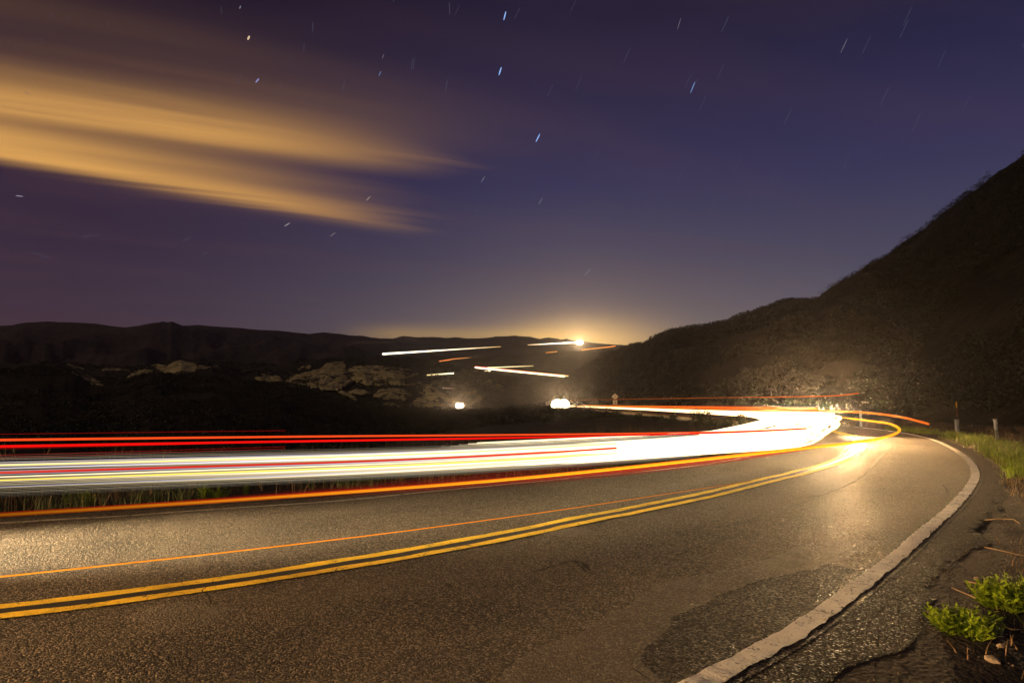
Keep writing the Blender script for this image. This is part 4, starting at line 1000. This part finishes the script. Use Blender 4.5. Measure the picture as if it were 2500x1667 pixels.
far_trail('headlight_trail', (1080, 947), (1110, 948), (hy(H_b, 1080, 947) - 12, hy(H_b, 1110, 947) - 12), (.15, .15), (1, .8, .6), (1, .6, .4), 'faint short dash between the layered rock and the blocky rock', (.5, .4))

highway((935, 864), (1222, 846), (790, 940), 'distant highway bench cut along the slope on the left under the far ridge')
highway((1288, 842), (1412, 835.5), (975, 975), 'distant highway bench leading to the headlights under the far ridge')
highway((1150, 896.5), (1400, 920.6), (H_f.hit(1160, 897)[1] - 6, H_f.hit(1393, 920)[1] - 6), 'distant highway grade sloping down to the right')
# ------------------------------------------------------------------ head lamps that face the camera far off, lenses oversized to imitate bloom
def lamp_pair(px, py, Y, r, sep, strength, label, col=WH, watts=0):
    c = at(px, py, Y); e = empty('headlight_pair', tuple(c)); tag(e, label, 'headlights')
    import bmesh
    for sgn in (-1, 1):
        bm = bmesh.new(); bmesh.ops.create_icosphere(bm, subdivisions=2, radius=r)
        for v in bm.verts: v.co.y *= 0.5
        me = bpy.data.meshes.new('lens'); bm.to_mesh(me); bm.free(); me.materials.append(M['glow'])
        o = bpy.data.objects.new('lens', me); COL.objects.link(o); o.parent = e; o.location = (sgn * sep / 2, 0, 0)
        set_glow(o, np.tile(np.array(col) * strength, (len(me.vertices), 1)))
    return c
lamp_pair(1368, 989, 215, 2.0, 2.2, 9, 'largest far headlights where the straight meets the dark slope')
lamp_pair(1122, 990, 185, 0.75, 0.9, 9, 'small headlights in the dark below the sandstone')
lamp_pair(1415, 836, 960, 3.6, 3.4, 9, 'distant headlights blazing just under the far ridge')

# head lamps on the road: oncoming cars in the bend, then unseen added ones
def beam(name, s, o, z, watts, cone, tilt, blend=0.6, size=0.12, rev=True, yaw=0.0):
    p = off(np.array(s), np.array(float(o))); t = tangent(np.array(s)); t = -t if rev else t
    c_, s_ = math.cos(yaw), math.sin(yaw); d = Vector((t[0] * c_ - t[1] * s_, t[0] * s_ + t[1] * c_, tilt))
    L = bpy.data.lights.new(name, 'SPOT'); L.energy = watts; L.spot_size = math.radians(cone); L.spot_blend = blend; L.shadow_soft_size = size; L.color = (1.0, 0.58, 0.24)
    ob = bpy.data.objects.new(name, L); COL.objects.link(ob); ob.location = (p[0], p[1], z); ob.rotation_euler = d.to_track_quat('-Z', 'Y').to_euler()
    return ob
beam('headlamp_or_fill', sB + 5, 0.7, 1.12, 17000, 116, -0.07, 1.0, 0.3, True, 0.22)
beam('headlamp_or_fill', sB + 14, 1.6, 1.15, 13000, 100, -0.05, 1.0, 0.3, True, 0.12)
beam('headlamp_or_fill', sB - 0.5, 0.2, 0.95, 3800, 140, -0.12, 1.0, 0.25, True, 0.2)
beam('headlamp_or_fill', 38.0, 0.3, 0.8, 14000, 90, -0.14, 1.0, 0.4, False)  # unseen lamp left of view, added to brighten near road and yellow stripes
beam('headlamp_or_fill', 40.2, 2.3, 0.8, 26000, 34, -0.21, 1.0, 0.15, False).data.color = (1.0, 0.76, 0.44)  # made-up lamp left of view, added for the bright far-lane sweep
sSign = s_from_px(-1.7, 1530, 'far'); beam('headlamp_or_fill', sSign - 12, -1.7, 0.75, 30000, 40, 0.03, 1.0, 0.2, False)  # unseen departing car's beam, added to light the sign's back
def aimed(px, py, Y, watts, cone):                        # far oncoming lamps whose beam points up the road at us
    c = at(px, py, Y - 3); L = bpy.data.lights.new('headlamp_or_fill', 'SPOT'); L.energy = watts; L.spot_size = math.radians(cone); L.spot_blend = 1.0; L.shadow_soft_size = 0.3; L.color = (1.0, 0.66, 0.32)
    ob = bpy.data.objects.new('headlamp_or_fill', L); COL.objects.link(ob); ob.location = tuple(c); ob.rotation_euler = Vector((-c[0], -c[1], CAMH - c[2])).to_track_quat('-Z', 'Y').to_euler()
aimed(2005, 998, 24, 6000, 50)
aimed(1368, 989, 215, 150000, 30)
aimed(1122, 990, 185, 40000, 20)
aimed(1415, 836, 960, 400000, 20)

# ------------------------------------------------------------------ stars
def star(a, b, r, col, strength, label):
    D = 2600.0; u = []
    for px, py in (a, b):
        d = ray(px, py); u.append(np.array((0, 0, CAMH)) + d / np.linalg.norm(d) * D)
    n = 7; pts = [u[0] + (u[1] - u[0]) * i / (n - 1) for i in range(n)]
    mb = MB(); mb.tube(pts, [r * (0.35 + 0.65 * math.sin(math.pi * (i + .5) / n)) for i in range(n)], 6); o = mb.build('star', M['glow']); set_glow(o, np.tile(np.array(col) * strength, (len(o.data.vertices), 1)))
    if label: tag(o, label, 'star', 'bright stars')
k = 2500 / 2352
BLU = (.30, .50, 1.0); WHS = (.8, .8, 1.0)
for a, b, r, c_, st, lab in [
    ((1162, 27), (1157, 47), 2.4, BLU, 1.0, 'bright blue star at the top, highest of the three in a column'), ((1151.5, 155), (1146, 173), 2.6, BLU, 1.1, 'bright blue star, middle of the three in a column'),
    ((1240, 308), (1231, 326), 2.2, BLU, 1.0, 'bright blue star, lowest of the column, right of the clouds'), ((1596, 189), (1586, 214), 1.9, (.25, .42, .85), .6, 'blue star alone in the upper right of the sky'),
    ((573, 83), (569, 92), 3.6, (1, .75, .45), .75, 'yellowish star above the clouds at upper left'), ((595, 181), (587, 190), 2.6, (.5, .5, 1), .5, 'bluish star just under the yellowish one'),
    ((875, 164), (870, 175), 2.0, (.3, .4, .9), .35, 'dim blue star left of the column of three'), ((882, 125), (878, 135), 1.6, (.5, .45, .6), .25, 'faint star above the dim blue one'),
    ((851, 451), (841, 461), 1.5, (1, .8, .7), .35, 'short pale star at the lower tip of the clouds'), ((666, 512), (653, 520), 1.6, (.9, .8, .8), .4, 'pale star just below the lower cloud'),
    ((771, 534), (758, 543), 1.3, (.8, .7, .7), .28, 'faint star right of the pale one below the clouds'), ((36, 449.5), (53, 451.5), 1.6, WHS, .35, 'pale level star at the far left below the clouds'),
    ((1357, 616), (1343, 633), 1.4, WHS, .30, 'white star low over the valley, right of centre'), ((1246, 455), (1237, 470), 1.3, WHS, .22, 'faint star below the column of three'),
    ((1114, 405), (1105, 419), 1.3, WHS, .22, 'faint star left of the lowest blue one'), ((1564, 42), (1556, 68), 1.2, WHS, .18, 'long faint star near the top right of centre'),
    ((1946, 90), (1931, 122), 1.2, WHS, .18, 'long faint star in the upper right'), ((553, 14), (550, 21), 2.0, WHS, .25, 'faint star at the top edge, left')]:
    star((a[0] * k, a[1] * k), (b[0] * k, b[1] * k), r, c_, st, lab)
mb = MB()
for _ in range(95):
    px, py = rs.uniform(-100, 2600), rs.uniform(-100, 700)
    if px < 1100 and 230 < py < 560: continue
    q = np.array((px - 160, py - 60)); d_ = np.hypot(*q); t = np.array((-q[1], q[0])) / d_; l = 6 + d_ * 0.009
    if px > 1100: t = np.array((-0.42, 0.9))
    u = []
    for sg in (-1, 1):
        d = ray(px + t[0] * l * sg, py + t[1] * l * sg); u.append(np.array((0, 0, CAMH)) + d / np.linalg.norm(d) * 2600)
    mb.tube(u, rs.uniform(.5, .95), 4)
o = mb.build('faint_stars', M['glow']); set_glow(o, np.tile(np.array((.075, .075, .12)), (len(o.data.vertices), 1))); tag(o, 'scatter of very faint short star streaks over the whole sky', 'stars', kind='stuff')

# ------------------------------------------------------------------ night haze
mb = MB(); mb.box((0, 800, 95), (4400, 1800, 240)); hz = mb.build('haze', None)
hm = bpy.data.materials.new('haze'); hm.use_nodes = True; T = NT(hm.node_tree)
pv = T.node('ShaderNodeVolumePrincipled'); pv.inputs['Density'].default_value = 0.00015; pv.inputs['Color'].default_value = (0.9, 0.86, 0.9, 1); pv.inputs['Anisotropy'].default_value = 0.92
om = T.node('ShaderNodeOutputMaterial'); T.l.new(pv.outputs[0], om.inputs['Volume']); hz.data.materials.append(hm)
tag(hz, 'thin night haze over the road and the valley', 'haze', kind='stuff')
